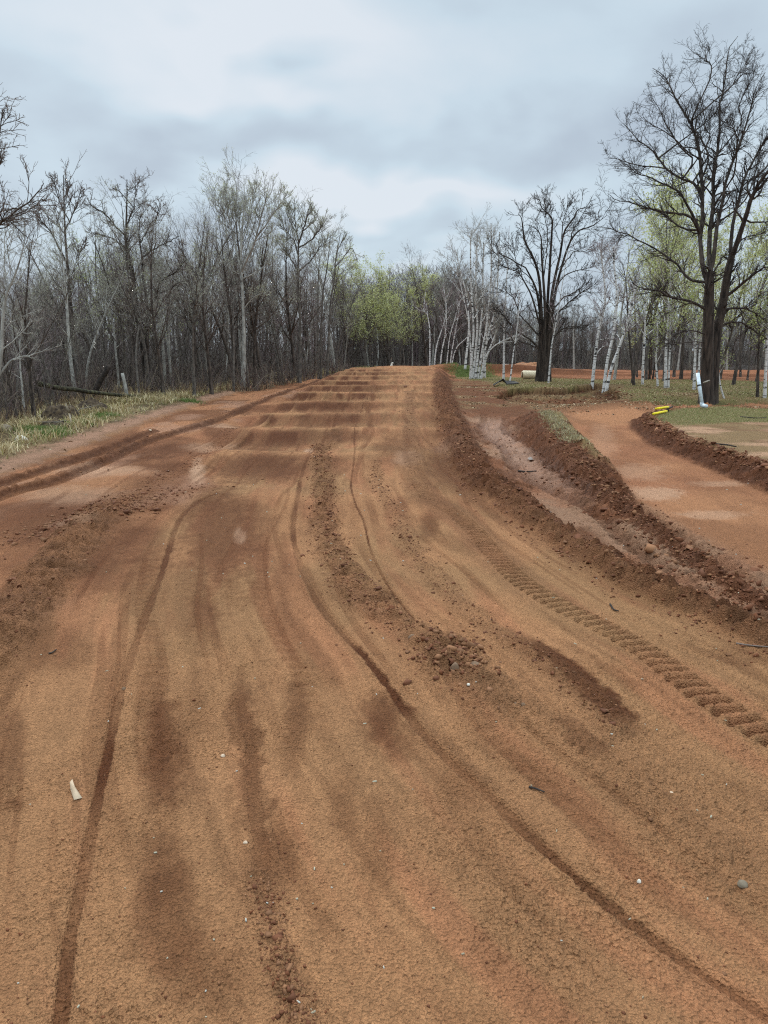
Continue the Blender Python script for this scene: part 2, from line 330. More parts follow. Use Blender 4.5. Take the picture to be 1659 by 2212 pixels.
    gm = S(.35, .6, fbm(X*.6, Y*.5, 3, 151)+.35*S(23, 27, Y)-.5*S(25, 19, Y)-.03*(X-12))
    mix(A_RIDGE, slope); lump = np.maximum(lump*(1-inside), slope*1.0)
    k = inside[:, None]; C = C*(1-k)+k*(A_LITTER*1.05*(1-gm[:, None])+A_GRASSY*gm[:, None])
    mix(A_PALE*.95, .8*inside*(1-gm)*S(.5, .6, fbm(X*.7, Y*.8, 3, 153)))
    mix(A_RIDGE2*.8, .5*inside*(1-gm)*S(.55, .7, fbm(X*1.5, Y*1.9, 3, 155)))
    # turf plateau, pit with cut edge
    dp = spoly(PIT, X, Y, 4); pcy = PIT[:, 1].mean(); mp = S(.1, -.15, dp+nx*.8)
    dg = spoly(GRASSR, X, Y, 6); mg = S(.5, -.3, dg+nx*1.4)
    Z += .12*S(.4, -.2, dg)*S(64, 50, Y)*S(45, 30, abs(X))
    swale = S(3.5, .5, np.hypot((X-14.5)/2.2, (Y-36)*.8))
    Z -= .22*swale*mg
    gr = fbm(X*.5, Y*.3, 3, 161)
    k = mg[:, None]; gc = S(.45, .72, gr+.25*swale)[:, None]
    C = C*(1-k)+k*(A_LITTER*.8*(1-gc)+A_GRASSY*.9*gc); lump = lump*(1-mg)
    lump = np.maximum(lump, .3*mg*S(.6, .4, gr))
    Z += -.42*mp; mix(A_DAMP*.62, mp*S(1.6, .2, abs(dp))); mix(A_LITTER*.9, .6*mp*S(.5, .65, fbm(X*2, Y*1.2, 3, 165))); lump = np.maximum(lump, 1.2*mp)
    # field behind
    fld = S(3, 0, -dg)*S(56, 64, Y)*S(3, 6, X-r_*.0)*(dg > 0)
    fld = np.maximum(fld, S(74, 80, Y)*S(-12, -4, X))*S(116, 108, Y)
    k = fld[:, None]*.95
    fs = fbm(X*.05+7, Y*.5, 3, 171)[:, None]
    C = C*(1-k)+k*(A_RED*.85*(1-S(.42, .58, fs))+A_DAMP*1.15*S(.42, .58, fs)); lump = np.where(fld > .5, .25, lump)
    bm = (.5+.5*np.cos(2*np.pi*(Y+3*np.sin(X*.05)+2*wob)/9.5))**3
    Z += fld*.42*bm*S(62, 68, Y)*S(112, 104, Y)*(.6+.8*noise(X*.06, Y*.1, 173))
    mix(A_DAMP*1.15, fld*.8*S(.05, .4, bm)*S(.95, .6, bm))
    # verge and forest floor
    dv = spoly(VERGE, X, Y, 6)
    gv = fbm(X*.8, Y*.7, 3, 181)
    lf = S(.15, -.4, X-f_+nx*.6)*S(95, 70, Y)
    floor = np.maximum(lf, np.maximum(S(108, 116, Y), S(84, 90, Y)*S(12, 8, X)))
    k = floor[:, None]; C = C*(1-k)+k*A_FLOOR; lump = np.where(floor > .5, .35, lump); wet = wet*(1-floor)
    Z += lf*.1*S(0, 1.5, f_-X)
    mix(A_STRAW*.75, lf*.8*S(.6, -1.2, dv)*S(.4, .55, gv)); mix(A_GREY*.95, lf*S(1.1, .3, f_-X+nx*.8)*.85)
    mix(A_GRASSY*.9, lf*S(.6, -1., dv)*.3*S(.5, .4, gv)*S(.6, 1.2, f_-X))
    beh = S(1.5, -2, Y)
    if fine:
        fade = np.clip(9/np.maximum(Y, 3), .25, 1)
        L1 = lumps(X*5, Y*5, 1); RG = 1-2*abs(fbm(X*3.4, Y*3.4, 4, 201)-.5)*2.2; L2 = lumps(X*11, Y*11, 2); L3 = lumps(X*24, Y*24, 3)
        g = fbm(X*2.2, Y*2.2, 3, 191)
        lh = lump*((.05*(L1-.25)+.075*(RG-.4))*S(.25, .8, lump)+.035*L2+.02*L3)*(.5+g)
        Z += lh
        C *= (1+(lump*(.8*(fbm(X*4.1, Y*4.1, 3, 203)-.5)))[:, None])
        L4 = lumps(X*46, Y*46, 4); L5 = fbm(X*40, Y*40, 2, 5)-.5
        gr_ = (.008*(L3-.3)+.011*(L4-.3)+.012*L5)*S(30, 12, Y)*(.55+.45*S(9, 4, Y))*(1-np.clip(wet*1.1, 0, 1))
        gr_ *= .28+.85*S(.35, .65, fbm(X*1.3, Y*1.3, 3, 195))
        Z += gr_
        Z += .01*(fbm(X*1.5, Y*1.5, 3, 197)-.5)
        C *= (1+.22*(fbm(X*14, Y*9, 3, 199)-.5)+.35*(fbm(X*55, Y*42, 2, 209)-.5)*S(11, 4, Y))[:, None]
    C = np.clip(C*AK, .004, .9)
    return Z.reshape(shp), C.reshape(shp+(3,)), wet.reshape(shp)
def gz(x, y):
    z, _, _ = terrain(np.array([float(x)]), np.array([float(y)]), False); return float(z[0])
def gza(x, y):
    return terrain(np.asarray(x, float), np.asarray(y, float), False)[0]
def hit(px, py):
    r = ray(px, py); t = np.geomspace(2, 200, 900)
    X = r[0]*t; Y = r[1]*t; Zr = CAMH+r[2]*t
    Zg = terrain(X, Y, False)[0]; k = np.nonzero(Zr < Zg)[0]
    i = k[0] if len(k) else len(t)-1
    if i > 0:
        a = Zr[i-1]-Zg[i-1]; b = Zg[i]-Zr[i]; w = a/(a+b+1e-9); tt = t[i-1]+(t[i]-t[i-1])*w
    else: tt = t[i]
    return np.array([r[0]*tt, r[1]*tt, CAMH+r[2]*tt])

# ------------------------------------------------------------------ materials
def newmat(name):
    m = bpy.data.materials.new(name); m.use_nodes = True
    nt = m.node_tree; return m, nt, nt.nodes['Principled BSDF']
def ramp(nt, stops):
    r = nt.nodes.new('ShaderNodeValToRGB'); e = r.color_ramp.elements
    while len(e) < len(stops): e.new(.5)
    for q, (p, c) in zip(e, stops):
        q.position = p; q.color = (*c, 1) if len(c) == 3 else c
    return r
def tex(nt, kind, scale, vec=None, **kw):
    t = nt.nodes.new(kind); t.inputs['Scale'].default_value = scale
    for k, v in kw.items(): t.inputs[k].default_value = v
    if vec is not None: nt.links.new(vec, t.inputs['Vector'])
    return t
def coords(nt, kind='Object', scale=(1, 1, 1)):
    tc = nt.nodes.new('ShaderNodeTexCoord'); mp = nt.nodes.new('ShaderNodeMapping')
    nt.links.new(tc.outputs[kind], mp.inputs['Vector']); mp.inputs['Scale'].default_value = scale
    return mp.outputs['Vector']
def bump(nt, b, h, dist, strength=1):
    n = nt.nodes.new('ShaderNodeBump'); n.inputs['Distance'].default_value = dist; n.inputs['Strength'].default_value = strength
    nt.links.new(h, n.inputs['Height']); nt.links.new(n.outputs['Normal'], b.inputs['Normal']); return n
def surf(name, c1, c2, scale=6, rough=.85, stretch=(1, 1, 1), bd=.01, mid=(.35, .65), spec=.3):
    m, nt, b = newmat(name); v = coords(nt, 'Object', stretch)
    t = tex(nt, 'ShaderNodeTexNoise', scale, v, Detail=5.)
    r = ramp(nt, [(mid[0], tuple(c1)), (mid[1], tuple(c2))]); nt.links.new(t.outputs['Fac'], r.inputs['Fac'])
    nt.links.new(r.outputs['Color'], b.inputs['Base Color']); b.inputs['Roughness'].default_value = rough
    b.inputs['Specular IOR Level'].default_value = spec
    if bd: bump(nt, b, t.outputs['Fac'], bd)
    return m
M = {}
M['bark_oak'] = surf('bark_oak', lin(36, 30, 26), lin(78, 67, 58), 9, .95, (1, 1, .18), .03)
M['bark_brown'] = surf('bark_brown', lin(52, 45, 40), lin(96, 85, 76), 9, .95, (1, 1, .25), .02)
M['bark_grey'] = surf('bark_grey', lin(66, 60, 55), lin(112, 104, 95), 7, .9, (1, 1, .5), .01)
M['bark_pale'] = surf('bark_pale', lin(128, 124, 116), lin(176, 172, 162), 6, .9, (1, 1, .6), .005)
M['twig_dark'] = surf('twig_dark', lin(44, 38, 36), lin(68, 59, 54), 3, .9, bd=0)
M['twig_brown'] = surf('twig_brown', lin(94, 82, 76), lin(126, 112, 102), 3, .9, bd=0)
M['twig_purple'] = surf('twig_purple', lin(112, 94, 94), lin(150, 132, 130), 3, .9, bd=0)
M['twig_grey'] = surf('twig_grey', lin(126, 120, 112), lin(170, 164, 152), 3, .9, bd=0)
M['log_moss'] = surf('log_moss', lin(34, 29, 24), lin(82, 78, 54), 6, .95, (1, 1, 1), .02)
M['log_dark'] = surf('log_dark', lin(36, 31, 28), lin(64, 55, 48), 8, .95, (1, 1, 1), .02)
M['wood_pale'] = surf('wood_pale', lin(150, 136, 116), lin(190, 178, 158), 12, .85, (1, 1, .2), .003)
M['wood_grey'] = surf('wood_grey', lin(112, 104, 94), lin(150, 140, 126), 12, .85, (1, 1, .2), .003)
def birch_mat():
    m, nt, b = newmat('bark_birch'); v = coords(nt, 'Object', (1.6, 1.6, 9))
    t = tex(nt, 'ShaderNodeTexNoise', 1.5, v, Detail=3.)
    v2 = coords(nt, 'Object', (1, 1, 1.3)); t2 = tex(nt, 'ShaderNodeTexNoise', 2.2, v2, Detail=3.)
    r = ramp(nt, [(.38, tuple(lin(30, 27, 26))), (.43, tuple(lin(196, 191, 184))), (.7, tuple(lin(222, 218, 212)))])
    r2 = ramp(nt, [(.34, (.06, .055, .05)), (.4, (1, 1, 1))])
    nt.links.new(t.outputs['Fac'], r.inputs['Fac']); nt.links.new(t2.outputs['Fac'], r2.inputs['Fac'])
    mx = nt.nodes.new('ShaderNodeMix'); mx.data_type = 'RGBA'; mx.blend_type = 'MULTIPLY'; mx.inputs[0].default_value = 1
    nt.links.new(r.outputs['Color'], mx.inputs[6]); nt.links.new(r2.outputs['Color'], mx.inputs[7])
    nt.links.new(mx.outputs[2], b.inputs['Base Color']); b.inputs['Roughness'].default_value = .7
    bump(nt, b, t.outputs['Fac'], .01)
    return m
M['bark_birch'] = birch_mat()
def vcol(name, rough=.85, transl=0, spec=.25, noise_amt=0):
    m, nt, b = newmat(name); a = nt.nodes.new('ShaderNodeAttribute'); a.attribute_name = 'Col'
    nt.links.new(a.outputs['Color'], b.inputs['Base Color']); b.inputs['Roughness'].default_value = rough
    b.inputs['Specular IOR Level'].default_value = spec
    if transl:
        tr = nt.nodes.new('ShaderNodeBsdfTranslucent'); nt.links.new(a.outputs['Color'], tr.inputs['Color'])
        mx = nt.nodes.new('ShaderNodeMixShader'); mx.inputs[0].default_value = transl
        nt.links.new(b.outputs[0], mx.inputs[1]); nt.links.new(tr.outputs[0], mx.inputs[2])
        nt.links.new(mx.outputs[0], nt.nodes['Material Output'].inputs['Surface'])
    return m
M['vcol'] = vcol('soil_clod'); M['blade'] = vcol('plant_blade', .8, .3); M['leaf'] = vcol('young_leaf', .7, .4)
def plain(name, c, rough=.5, bd=0):
    c = np.array(c); return surf(name, c*.86, c*1.08, 9, rough, bd=bd)
M['pvc'] = plain('white_plastic', lin(205, 215, 220), .4); M['pvc_dark'] = plain('dark_band', lin(50, 50, 52), .5)
M['yellow'] = plain('yellow_paint', lin(238, 214, 30), .45); M['black'] = plain('black_dull', lin(34, 30, 28), .6)
M['cream'] = plain('cream_plastic', lin(222, 204, 170), .5); M['paper'] = plain('paper', lin(188, 164, 136), .8)
M['stone_white'] = surf('stone_white', lin(196, 186, 168), lin(226, 220, 206), 14, .85, bd=.01)
M['stone_grey'] = surf('stone_grey', lin(104, 92, 76), lin(138, 124, 104), 9, .9, bd=.01)
M['stone_brown'] = surf('stone_brown', lin(96, 74, 56), lin(134, 108, 84), 16, .9, bd=.01)
M['stone_pale'] = surf('stone_pale', lin(176, 150, 124), lin(206, 184, 158), 16, .85, bd=.005)
M['dirt'] = surf('dirt', lin(120, 78, 52), lin(160, 112, 78), 6, .95, bd=.03)
M['sod'] = surf('sod', lin(40, 29, 22), lin(92, 76, 56), 9, .95, bd=.03)
def ground_mat():
    m, nt, b = newmat('ground_soil'); a = nt.nodes.new('ShaderNodeAttribute'); a.attribute_name = 'Col'
    w = nt.nodes.new('ShaderNodeAttribute'); w.attribute_name = 'wet'
    v = coords(nt, 'Object')
    t1 = tex(nt, 'ShaderNodeTexNoise', 90, v, Detail=6.); t2 = tex(nt, 'ShaderNodeTexVoronoi', 70, v)
    r = ramp(nt, [(.3, (.62, .6, .58)), (.5, (1, 1, 1)), (.72, (1.0, 1.0, 1.0))]); nt.links.new(t1.outputs['Fac'], r.inputs['Fac'])
    t3 = tex(nt, 'ShaderNodeTexNoise', 320, v, Detail=2.)
    r3 = ramp(nt, [(.3, (.7, .7, .7)), (.7, (1, 1, 1))]); nt.links.new(t3.outputs['Fac'], r3.inputs['Fac'])
    mx = nt.nodes.new('ShaderNodeMix'); mx.data_type = 'RGBA'; mx.blend_type = 'MULTIPLY'; mx.inputs[0].default_value = .75
    nt.links.new(a.outputs['Color'], mx.inputs[6]); nt.links.new(r.outputs['Color'], mx.inputs[7])
    mx2 = nt.nodes.new('ShaderNodeMix'); mx2.data_type = 'RGBA'; mx2.blend_type = 'MULTIPLY'; mx2.inputs[0].default_value = .6
    nt.links.new(mx.outputs[2], mx2.inputs[6]); nt.links.new(r3.outputs['Color'], mx2.inputs[7])
    nt.links.new(mx2.outputs[2], b.inputs['Base Color'])
    mr = nt.nodes.new('ShaderNodeMapRange'); mr.inputs['To Min'].default_value = .95; mr.inputs['To Max'].default_value = .18
    nt.links.new(w.outputs['Fac'], mr.inputs['Value']); nt.links.new(mr.outputs[0], b.inputs['Roughness'])
    b.inputs['Specular IOR Level'].default_value = .14
    ad = nt.nodes.new('ShaderNodeMath'); ad.operation = 'ADD'
    nt.links.new(t1.outputs['Fac'], ad.inputs[0]); nt.links.new(t2.outputs['Distance'], ad.inputs[1])
    bump(nt, b, ad.outputs[0], .022, 1.0)
    return m
M['ground'] = ground_mat()

# ------------------------------------------------------------------ mesh helpers
def np_mesh(name, V, Fq, Ft=None, mat=None, colors=None, smooth=False, midx=None):
    me = bpy.data.meshes.new(name)
    V = np.asarray(V, np.float32); nq = 0 if Fq is None else len(Fq); nt_ = 0 if Ft is None else len(Ft)
    me.vertices.add(len(V)); me.vertices.foreach_set('co', V.ravel())
    loops = []
    if nq: loops.append(np.asarray(Fq, np.int32).ravel())
    if nt_: loops.append(np.asarray(Ft, np.int32).ravel())
    lp = np.concatenate(loops); me.loops.add(len(lp)); me.loops.foreach_set('vertex_index', lp)
    tot = np.concatenate([np.full(nq, 4, np.int32), np.full(nt_, 3, np.int32)])
    st = np.concatenate([[0], np.cumsum(tot)[:-1]]).astype(np.int32)
    me.polygons.add(nq+nt_); me.polygons.foreach_set('loop_start', st); me.polygons.foreach_set('loop_total', tot)
    if smooth: me.polygons.foreach_set('use_smooth', np.ones(nq+nt_, bool))
    if colors is not None:
        a = me.color_attributes.new('Col', 'FLOAT_COLOR', 'POINT')
        a.data.foreach_set('color', np.concatenate([np.asarray(colors, np.float32), np.ones((len(V), 1), np.float32)], 1).ravel())
    if mat is not None:
        for m in (mat if isinstance(mat, (list, tuple)) else [mat]): me.materials.append(m)
    if midx is not None: me.polygons.foreach_set('material_index', np.asarray(midx, np.int32))
    me.update(); me.validate(); return me
def link(name, me, parent=None, **props):
    o = bpy.data.objects.new(name, me); col.objects.link(o)
    if parent is not None: o.parent = parent
    for k, v in props.items(): o[k] = v
    return o
def tubes(P, Rr, sides):
    """P (N,K,3), Rr (N,K) -> verts, quads"""
    N, K, _ = P.shape
    T = np.gradient(P, axis=1); T /= np.linalg.norm(T, axis=2, keepdims=True)+1e-9
    ref = np.tile(np.array([.31, .2, .93]), (N, 1)); t0 = T[:, 0]
    bad = abs((t0*ref).sum(1)/np.linalg.norm(ref[0])) > .8; ref[bad] = (1, .2, 0)
    U = np.cross(T, ref[:, None, :]); U /= np.linalg.norm(U, axis=2, keepdims=True)+1e-9
    Vv = np.cross(T, U)
    a = np.arange(sides)*2*np.pi/sides
    ring = P[:, :, None, :] + Rr[:, :, None, None]*(np.cos(a)[None, None, :, None]*U[:, :, None, :]+np.sin(a)[None, None, :, None]*Vv[:, :, None, :])
    V = ring.reshape(-1, 3)
    base = (np.arange(N)*K*sides)[:, None, None]+(np.arange(K-1)*sides)[None, :, None]
    s0 = np.arange(sides)[None, None, :]; s1 = (np.arange(sides)+1)[None, None, :] % sides
    Fq = np.stack([base+s0, base+s1, base+sides+s1, base+sides+s0], -1).reshape(-1, 4)
    return V, Fq
def merge(parts):
    Vs = []; Fs = []; o = 0
    for V, Fq in parts:
        Vs.append(V); Fs.append(Fq+o); o += len(V)
    return np.concatenate(Vs), np.concatenate(Fs)
def unit(a): return a/(np.linalg.norm(a, axis=-1, keepdims=True)+1e-9)
def grow(P, Rr, g, per, ratio, ang, K, wob, up, rk=.6, rmin=.002, t0=.2, t1=1.0, tip=.5, maxlen=None, maxr=None):
    """children along parent paths"""
    N, Kp, _ = P.shape
    seg = np.linalg.norm(np.diff(P, axis=1), axis=2).sum(1)
    cnt = np.maximum(0, np.round(per*(.7+.6*g.random(N)))).astype(int) if np.isscalar(per) else per
    idx = np.repeat(np.arange(N), cnt); n = len(idx)
    if n == 0: return np.zeros((0, K, 3)), np.zeros((0, K))
    t = t0+(t1-t0)*g.random(n)**.85
    f = t*(Kp-1); i = np.minimum(f.astype(int), Kp-2); w = (f-i)[:, None]
    p = P[idx, i]*(1-w)+P[idx, i+1]*w; d = unit(P[idx, i+1]-P[idx, i])
    r = Rr[idx, i]*(1-w[:, 0])+Rr[idx, i+1]*w[:, 0]
    rv = unit(g.normal(size=(n, 3))); per_ = unit(rv-(rv*d).sum(1, keepdims=True)*d)
    a = R(ang)*(.6+.8*g.random(n))[:, None]
    dr = unit(np.cos(a)*d+np.sin(a)*per_)
    L = seg[idx]*ratio*(1-tip*t)*(.5+.9*g.random(n))
    if maxlen: L = np.minimum(L, maxlen*(.6+.8*g.random(n)))
    out = np.zeros((n, K, 3)); out[:, 0] = p
    for k in range(1, K):
        dr = unit(dr+wob*g.normal(size=(n, 3))+np.array([0, 0, up]))
        out[:, k] = out[:, k-1]+dr*(L/(K-1))[:, None]
    r0 = np.maximum(r*rk, rmin*1.3)
    if maxr: r0 = np.minimum(r0, maxr)
    tt = np.linspace(0, 1, K)[None, :]
    return out, r0[:, None]*(1-tt)+rmin*tt
def leafquads(P, g, n_per, size, spread, cols):
    tips = P[:, -1]; mid = P[:, P.shape[1]//2]
    w = g.random((len(P), n_per, 1)); c = (tips[:, None]*w+mid[:, None]*(1-w)+g.normal(size=(len(P), n_per, 3))*spread).reshape(-1, 3)
    n = len(c); a = unit(g.normal(size=(n, 3))); b = unit(np.cross(a, g.normal(size=(n, 3))))
    s = (size*(.5+g.random(n)))[:, None]
    V = np.stack([c-a*s*.5, c+b*s*.35, c+a*s*.5, c-b*s*.35], 1).reshape(-1, 3)
    Fq = np.arange(n*4).reshape(-1, 4)
    cc = np.array(cols)[g.integers(0, len(cols), n)]*(.75+.5*g.random((n, 1)))
    return V, Fq, np.repeat(cc, 4, 0)
def branch_mesh(name, levels, mats, leaf=None):
    """levels: list of (P,R,sides,matindex); leaf: (V,F,C)"""
    V = []; Fq = []; mi = []; Cc = []; o = 0
    for P, r, s, k in levels:
        if len(P) == 0: continue
        v, f = tubes(P, r, s); V.append(v); Fq.append(f+o); o += len(v); mi.append(np.full(len(f), k)); Cc.append(np.zeros((len(v), 3))+.2)
    if leaf is not None:
        v, f, c = leaf; V.append(v); Fq.append(f+o); o += len(v); mi.append(np.full(len(f), len(mats)-1)); Cc.append(c)
    return np_mesh(name, np.concatenate(V), np.concatenate(Fq), None, mats, np.concatenate(Cc) if leaf is not None else None, True, np.concatenate(mi))
GREEN = [lin(178, 184, 122), lin(160, 170, 100), lin(190, 192, 140), lin(148, 156, 90)]
LIME = [lin(196, 198, 136), lin(180, 186, 116), lin(208, 208, 158)]
PALEG = [lin(196, 198, 164), lin(182, 188, 144), lin(206, 206, 180)]
MOSSG = [lin(118, 122, 52), lin(134, 132, 62), lin(100, 106, 48)]

# generic wood trees (built once per variant, shared by copies). nominal height 10
def tree_variant(kind, seed):
    g = np.random.default_rng(seed); K = 9; H = 10
    dr = np.array([0, 0, 1.]); p = np.zeros(3); pts = [p+[0, 0, -.3]]
    lean = g.normal(size=3)*[.05, .05, 0]
    pr = dict(aspen=dict(r=.10, n=22, t0=.38, ang=42, ratio=.27, up=.10, wob=.09, bark='bark_grey', tw='twig_grey', l2=8, l3=5, tip=.55),
              maple=dict(r=.12, n=20, t0=.22, ang=38, ratio=.42, up=.10, wob=.14, bark='bark_brown', tw='twig_brown', l2=9, l3=5, tip=.6),
              slim=dict(r=.06, n=16, t0=.4, ang=35, ratio=.2, up=.12, wob=.1, bark='bark_grey', tw='twig_brown', l2=6, l3=4, tip=.5),
              purple=dict(r=.07, n=26, t0=.12, ang=45, ratio=.3, up=.14, wob=.13, bark='bark_brown', tw='twig_purple', l2=9, l3=5, tip=.6),
              pale=dict(r=.10, n=20, t0=.35, ang=45, ratio=.3, up=.12, wob=.1, bark='bark_pale', tw='twig_grey', l2=8, l3=5, tip=.55),
              birch=dict(r=.085, n=22, t0=.4, ang=38, ratio=.25, up=.02, wob=.1, bark='bark_birch', tw='twig_purple', l2=9, l3=5, tip=.55),
              green=dict(r=.09, n=24, t0=.28, ang=42, ratio=.3, up=.12, wob=.11, bark='bark_brown', tw='twig_brown', l2=8, l3=4, tip=.55),
              lime=dict(r=.09, n=24, t0=.25, ang=40, ratio=.32, up=.14, wob=.1, bark='bark_grey', tw='twig_brown', l2=8, l3=4, tip=.55),
              snag=dict(r=.09, n=5, t0=.3, ang=60, ratio=.1, up=.0, wob=.2, bark='bark_brown', tw='twig_dark', l2=2, l3=0, tip=.5))[kind]
    for k in range(K):
        dr = unit(dr+lean+g.normal(size=3)*[.05, .05, 0]); dr = unit(dr+[0, 0, .15]); p = p+dr*H/K; pts.append(p)
    P = np.array(pts)[None]; P = smoothp(P[0], 2)[None]; tt = np.linspace(0, 1, P.shape[1])
    P[0, :, 2] *= H/P[0, -1, 2]
    Rr = (pr['r']*((1-tt)**.8*.93+.07)*(1+.35*np.exp(-tt*18)))[None]
    L1, r1 = grow(P, Rr, g, pr['n'], pr['ratio'], pr['ang'], 6, pr['wob'], pr['up'], .5, .006, pr['t0'], 1, pr['tip'])
    L2, r2 = grow(L1, r1, g, pr['l2'], .42, 40, 4, pr['wob']*1.2, .05, .55, .0036, .15, 1, .4)
    L3, r3 = grow(L2, r2, g, pr['l3'], .5, 38, 3, .15, .04, .7, .0024, .15, 1, .3)
    trunk = branch_mesh('trunk', [(P, Rr, 8, 0)], [M[pr['bark']]])
    leaf = None; mats = [M[pr['bark']], M[pr['tw']]]
    if kind == 'green':
        leaf = leafquads(L3, g, 2, .075, .11, GREEN); mats.append(M['leaf'])
    elif kind == 'lime':
        leaf = leafquads(L3, g, 4, .09, .13, LIME); mats.append(M['leaf'])
    elif kind in ('aspen', 'pale'):
        leaf = leafquads(L3, g, 1, .035, .03, PALEG); mats.append(M['leaf'])
    crown = branch_mesh('crown', [(L1, r1, 4, 0), (L2, r2, 3, 1), (L3, r3, 3, 1)], mats, leaf)
    return trunk, crown
KINDS = ['aspen', 'maple', 'slim', 'purple', 'pale', 'birch', 'green', 'lime', 'snag']
VAR = {k: [tree_variant(k, 100+i*17+j) for j in range(2 if k == 'snag' else 4)] for i, k in enumerate(KINDS)}
def place_tree(kind, x, y, h, label, group, name='bare_tree', cat='tree', lean=0., wid=1.0):
    tr, cr = VAR[kind][int(rng.integers(len(VAR[kind])))]
    e = bpy.data.objects.new(name, None); col.objects.link(e); e.empty_display_size = .2
    e.location = (x, y, gz(x, y)); s = h/10; e.scale = (s*wid, s*wid, s)
    e.rotation_euler = (rng.normal()*.02, lean+rng.normal()*.02, rng.random()*6.28)
    if lean: e.rotation_euler = (0, lean, 0)
    e['label'] = label; e['category'] = cat
    if group: e['group'] = group
    link('trunk', tr, e); link('crown', cr, e)
    return e

# traced trees
def mp(x0, y0, s):
    return lambda p: ((x0+p[0]*s)/1.82278, (y0+p[1]*s)/1.82278)
def traced(name, label, base_px, limbs, m, mats, twig, seed, lv=(10, 6, 4), group=None, wob=.12, up=.05, ratio=(.32, .42, .5), tmin=.006, leaf=None, ang=42, fwd=.55, depth=None, category='tree', ntrunk=1, t0=.25, lmax=2.2, tb0=.4):
    """limbs: list of (points, r0, r1) in crop pixels; the first ntrunk of them are trunks"""
    g = np.random.default_rng(seed)
    bp = m(base_px)
    if depth is None: b = hit(*bp)
    else: b = at_depth(bp[0], bp[1], depth); b[2] = gz(b[0], b[1])
    d = b[1]; px2m = d/F/1.0
    _, sc_ = m((0, 0)), (m((1, 0))[0]-m((0, 0))[0])
    known = None; done = []
    for i, (pts, r0, r1) in enumerate(limbs):
        Q = np.array([at_depth(*m(p), d) for p in pts])
        if i < ntrunk:
            Q[0, 2] = b[2]-.25
            lean = (g.random()-.5)*.1
            if ntrunk > 1: st = (g.random()-.5)*sc_*r0*px2m*2.
            else: st = 0
            off = st+lean*(Q[:, 2]-Q[0, 2])
        else:
            k = np.argmin(((known[:, [0, 2]]-Q[0, [0, 2]])**2).sum(1))
            base = known[k]; Q[0, [0, 2]] = base[[0, 2]]
            c = (g.random()*2-1)*fwd; c = c if abs(c) > .15 else .25
            L = np.concatenate([[0], np.cumsum(np.linalg.norm(np.diff(Q, axis=0), axis=1))])
            off = (base[1]-d)+c*L
        # keep the seen position: move along the ray
        Q2 = np.array([at_depth(*m(p), d+o) for p, o in zip(pts, off)])
        if i < ntrunk: Q2[0, 2] = b[2]-.3; Q2[0, 0] = Q[0, 0]
        else: Q2[0] = base
        Ps = smoothp(Q2, 5)
        j = g.normal(size=Ps.shape)*sc_*px2m*3.0; j[0] = 0
        if i >= ntrunk: Ps = Ps+j*min(1, .3+wob*3)
        tt = np.linspace(0, 1, len(Ps)); rr = sc_*px2m*(r0*(1-tt)+r1*tt)
        if i < ntrunk: rr = rr*(1+(.12 if mats == 'bark_birch' else .45)*np.exp(-tt*14))
        known = Ps if known is None else np.concatenate([known, Ps]); done.append((Ps, rr))
    e = bpy.data.objects.new(name, None); col.objects.link(e); e.location = b; e.empty_display_size = .3
    e['label'] = label; e['category'] = category
    if group: e['group'] = group
    def rs(P, r, K):
        t = np.linspace(0, len(P)-1, K); i = np.minimum(t.astype(int), len(P)-2); w = (t-i)
        return P[i]*(1-w[:, None])+P[i+1]*w[:, None]-b, r[i]*(1-w)+r[i+1]*w
    for i in range(ntrunk):
        P, r = rs(*done[i], 26)
        link('trunk', branch_mesh('trunk', [(P[None], r[None], 14, 0)], [M[mats]]), e)
    A = [rs(*q, 16) for q in done]
    P0 = np.array([a[0] for a in A]); r0_ = np.array([a[1] for a in A])
    seg = np.linalg.norm(np.diff(P0, axis=1), axis=2).sum(1)
    cnt = np.maximum(3, (lv[0]*(seg/np.median(seg))**.8)).astype(int); cnt[:ntrunk] = np.maximum(3, cnt[:ntrunk]//2)
    L1, r1_ = grow(P0[ntrunk:] if ntrunk < len(P0) else P0, r0_[ntrunk:] if ntrunk < len(P0) else r0_, g, cnt[ntrunk:] if ntrunk < len(P0) else cnt, ratio[0], ang, 7, wob, up, .55, tmin*1.4, t0 if ntrunk < len(P0) else tb0, .98 if ntrunk == len(P0) else .88, .5, maxlen=lmax)
    if ntrunk < len(P0):
        La, ra = grow(P0[:ntrunk], r0_[:ntrunk], g, cnt[:ntrunk], ratio[0]*.5, ang+10, 7, wob, up, .3, tmin*1.4, tb0, 1, .3, maxlen=lmax)
        L1 = np.concatenate([L1, La]); r1_ = np.concatenate([r1_, ra])
    L2, r2_ = grow(L1, r1_, g, lv[1], ratio[1], 42, 5, wob*1.2, up, .62, tmin, .12, 1, .3)
    L3, r3_ = grow(L2, r2_, g, lv[2], ratio[2], 40, 4, wob*1.2, up*.6, .7, tmin*.75, .1, 1, .3)
    lvls = [(P0[ntrunk:], r0_[ntrunk:], 8, 0), (L1, r1_, 5, 0), (L2, r2_, 4, 1), (L3, r3_, 3, 1)]
    mm = [M[mats], M[twig]]; lf = None
    if leaf: lf = leafquads(L3, g, leaf[0], leaf[1], leaf[2], leaf[3]); mm.append(M['leaf'])
    link('crown', branch_mesh('crown', lvls, mm, lf), e)
    return e
